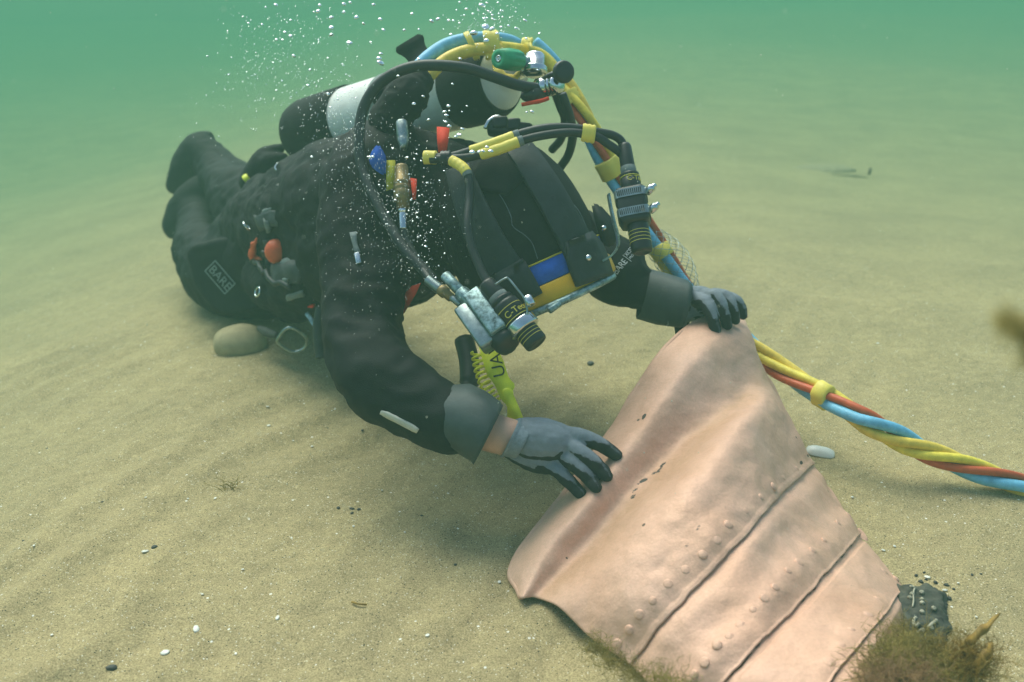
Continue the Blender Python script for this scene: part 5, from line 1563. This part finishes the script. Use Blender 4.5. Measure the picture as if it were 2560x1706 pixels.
for L, r in (([(2282, 1462), (2276, 1452), (2284, 1450), (2288, 1462), (2284, 1478), (2283, 1500), (2282, 1520)], .0012), ([(2290, 1545), (2284, 1555), (2290, 1566), (2298, 1560)], .002), ([(2298, 1580), (2304, 1574), (2312, 1578)], .0014), ([(2318, 1570), (2330, 1560), (2340, 1552)], .0022)):
    bm = bmesh.new(); add_tube(bm, [hit(RKT, *cr(L, (len(L) - 1) * k / 15), .001, 1.3)[0] for k in range(16)], r, 6); link('worm_tube', bm, M['tube_chalk'], rk)
for k in range(11):
    p, n = hit(RKT, random.uniform(2265, 2335), random.uniform(1480, 1600), .0005, 1.3)
    bm = bmesh.new(); add_lathe(bm, p, n, [(0, .0035), (.002, .0026), (.003, .0016), (.0025, .0008)], 9); link('barnacle', bm, M['tube_chalk'], rk)
GP = 'dark pebbles scattered by the rock'; LP = 'small dark pebble among shell grit beside the encrusted rock'
for k, (x, y, r) in enumerate(((2339, 1458, 6), (2337, 1478, 7), (2366, 1464, 5), (2290, 1440, 4), (2302, 1456, 6), (2315, 1450, 4), (2372, 1498, 7), (2360, 1495, 5), (2384, 1474, 4), (2347, 1520, 5), (2350, 1537, 6), (2364, 1510, 4), (2452, 1436, 3), (2430, 1438, 3), (2358, 1543, 4), (2310, 1432, 3))):
    stone('pebble', x, y, r * .00052, LP, 'pebble', M['pebble'], .6, k * 2.3, .2, .35, GP, k * 1.3, random.uniform(.9, 1.8))
stone('pebble', 1476, 911, .0072, 'dark oval pebble on the sand between the mask and the metal rim', 'pebble', M['pebble'], .5, 5, .2, .15, rot=1.2, asp=1.3)
GP = 'dark pebbles strewn on the near sand'; LP = 'tiny dark pebble lying on the open sand at the lower left'
for k, (x, y, r) in enumerate(((280, 1672, 8), (386, 1369, 6), (846, 1271, 5), (880, 1273, 5), (897, 1275, 5), (906, 1077, 4), (820, 1071, 3), (1054, 1290, 3), (1138, 1413, 4), (118, 1122, 3), (58, 1353, 3), (255, 1256, 3), (880, 1284, 4))):
    stone('pebble', x, y, r * .00056, LP, 'pebble', M['pebble'], .5, k * 1.7, .15, .3, GP, k * .9, random.uniform(1, 1.7))
def chip(px, py, s, asp, rot, label, group, k):
    c, n = hit(SANDT, px, py, .0012)
    bm = bmesh.new(); u = V(math.cos(rot), math.sin(rot), .15); v = V(-math.sin(rot), math.cos(rot), .1)
    N = 12; R1 = []
    for q, hh in ((1.0, 0.0), (.96, .0008), (.6, .28 * s), (.2, .36 * s)):
        R1.append([bm.verts.new(c + (u * math.cos(2 * math.pi * i / N) * asp + v * math.sin(2 * math.pi * i / N)) * s * q * (1 + .18 * noise.noise(V(i * .9, k * 3.3, 0))) + V(0, 0, hh)) for i in range(N)])
    for a in range(3):
        for i in range(N): bm.faces.new((R1[a][i], R1[a][(i + 1) % N], R1[a + 1][(i + 1) % N], R1[a + 1][i]))
    bm.faces.new(R1[3]); bm.faces.new(R1[0][::-1])
    o = link('shell_chip', bm, M['shell']); tag(o, label, 'shell', group)
LB = 'little white shell chip lying on the open sand'
for k, (x, y, s, a) in enumerate(((413, 1634, 8, 1.3), (491, 1575, 7, 1.6), (363, 1381, 6, 1.6), (672, 1066, 5, 1.5), (694, 1547, 4, 1.8), (669, 1018, 4, 1.5), (780, 1118, 4, 1.4), (538, 1248, 3, 1.4), (470, 1249, 3, 1), (365, 1246, 3, 1.3), (1069, 1591, 4, 1.3), (884, 1318, 3, 1.2), (607, 1426, 3, 1.3), (130, 1590, 3, 1.2), (590, 1637, 3, 1.1), (506, 1488, 3, 1.1), (733, 1104, 3, 1.2), (1248, 1457, 4, 1.1), (2208, 1378, 4, 1.3), (2130, 1245, 4, 1.2), (1955, 830, 3, 1.2), (2007, 813, 3, 1), (2180, 905, 3, 1.1), (2194, 860, 4, 1.4), (2236, 1368, 4, 1), (2362, 1478, 5, 1.5), (2318, 1445, 5, 1.6), (2355, 1505, 3, 1.2), (2440, 1545, 3, 1), (2395, 1460, 3, 1), (86, 1366, 3, 1), (1012, 1333, 3, 1), (955, 1228, 3, 1))):
    chip(x, y, s * .00055, a, k * 1.9, LB, 'white shell chips on the sand', k)
# broken razor shell by the right edge of the vessel
bm = bmesh.new(); c = G(2050, 1136, .004); n_ = 30
ov = [(math.copysign(abs(math.cos(a)) ** .6, math.cos(a)), math.copysign(abs(math.sin(a)) ** .6, math.sin(a))) for a in [2 * math.pi * k / n_ for k in range(n_)]]
R1 = [[bm.verts.new(c + V(.92, -.3, -.05) * x * .024 * q + V(.3, .9, .25) * y * .0125 * q + V(0, 0, hh)) for x, y in ov] for q, hh in ((1, 0), (.98, .001), (.7, .005), (.3, .0065))]
for a in range(3):
    for i in range(n_): bm.faces.new((R1[a][i], R1[a][(i + 1) % n_], R1[a + 1][(i + 1) % n_], R1[a + 1][i]))
bm.faces.new(R1[3]); bm.faces.new(R1[0][::-1])
M['pale_shell'] = mat('worn pale shell', (.84, .84, .76), .35, var=.15, vscale=45, vcol=(.78, .80, .74), spec=.5)
tag(link('razor_shell', bm, M['pale_shell']), 'long translucent pale shell lying at the right edge of the vessel', 'shell')
bm = bmesh.new(); add_tube(bm, [G(880, 1510, .003), G(892, 1516, .004), (G(906, 1518, .004)), G(918, 1517, .003)], .0013, 6)
tag(link('twig', bm, M['blade']), 'thin brown curved twig lying on the sand at lower centre', 'twig')
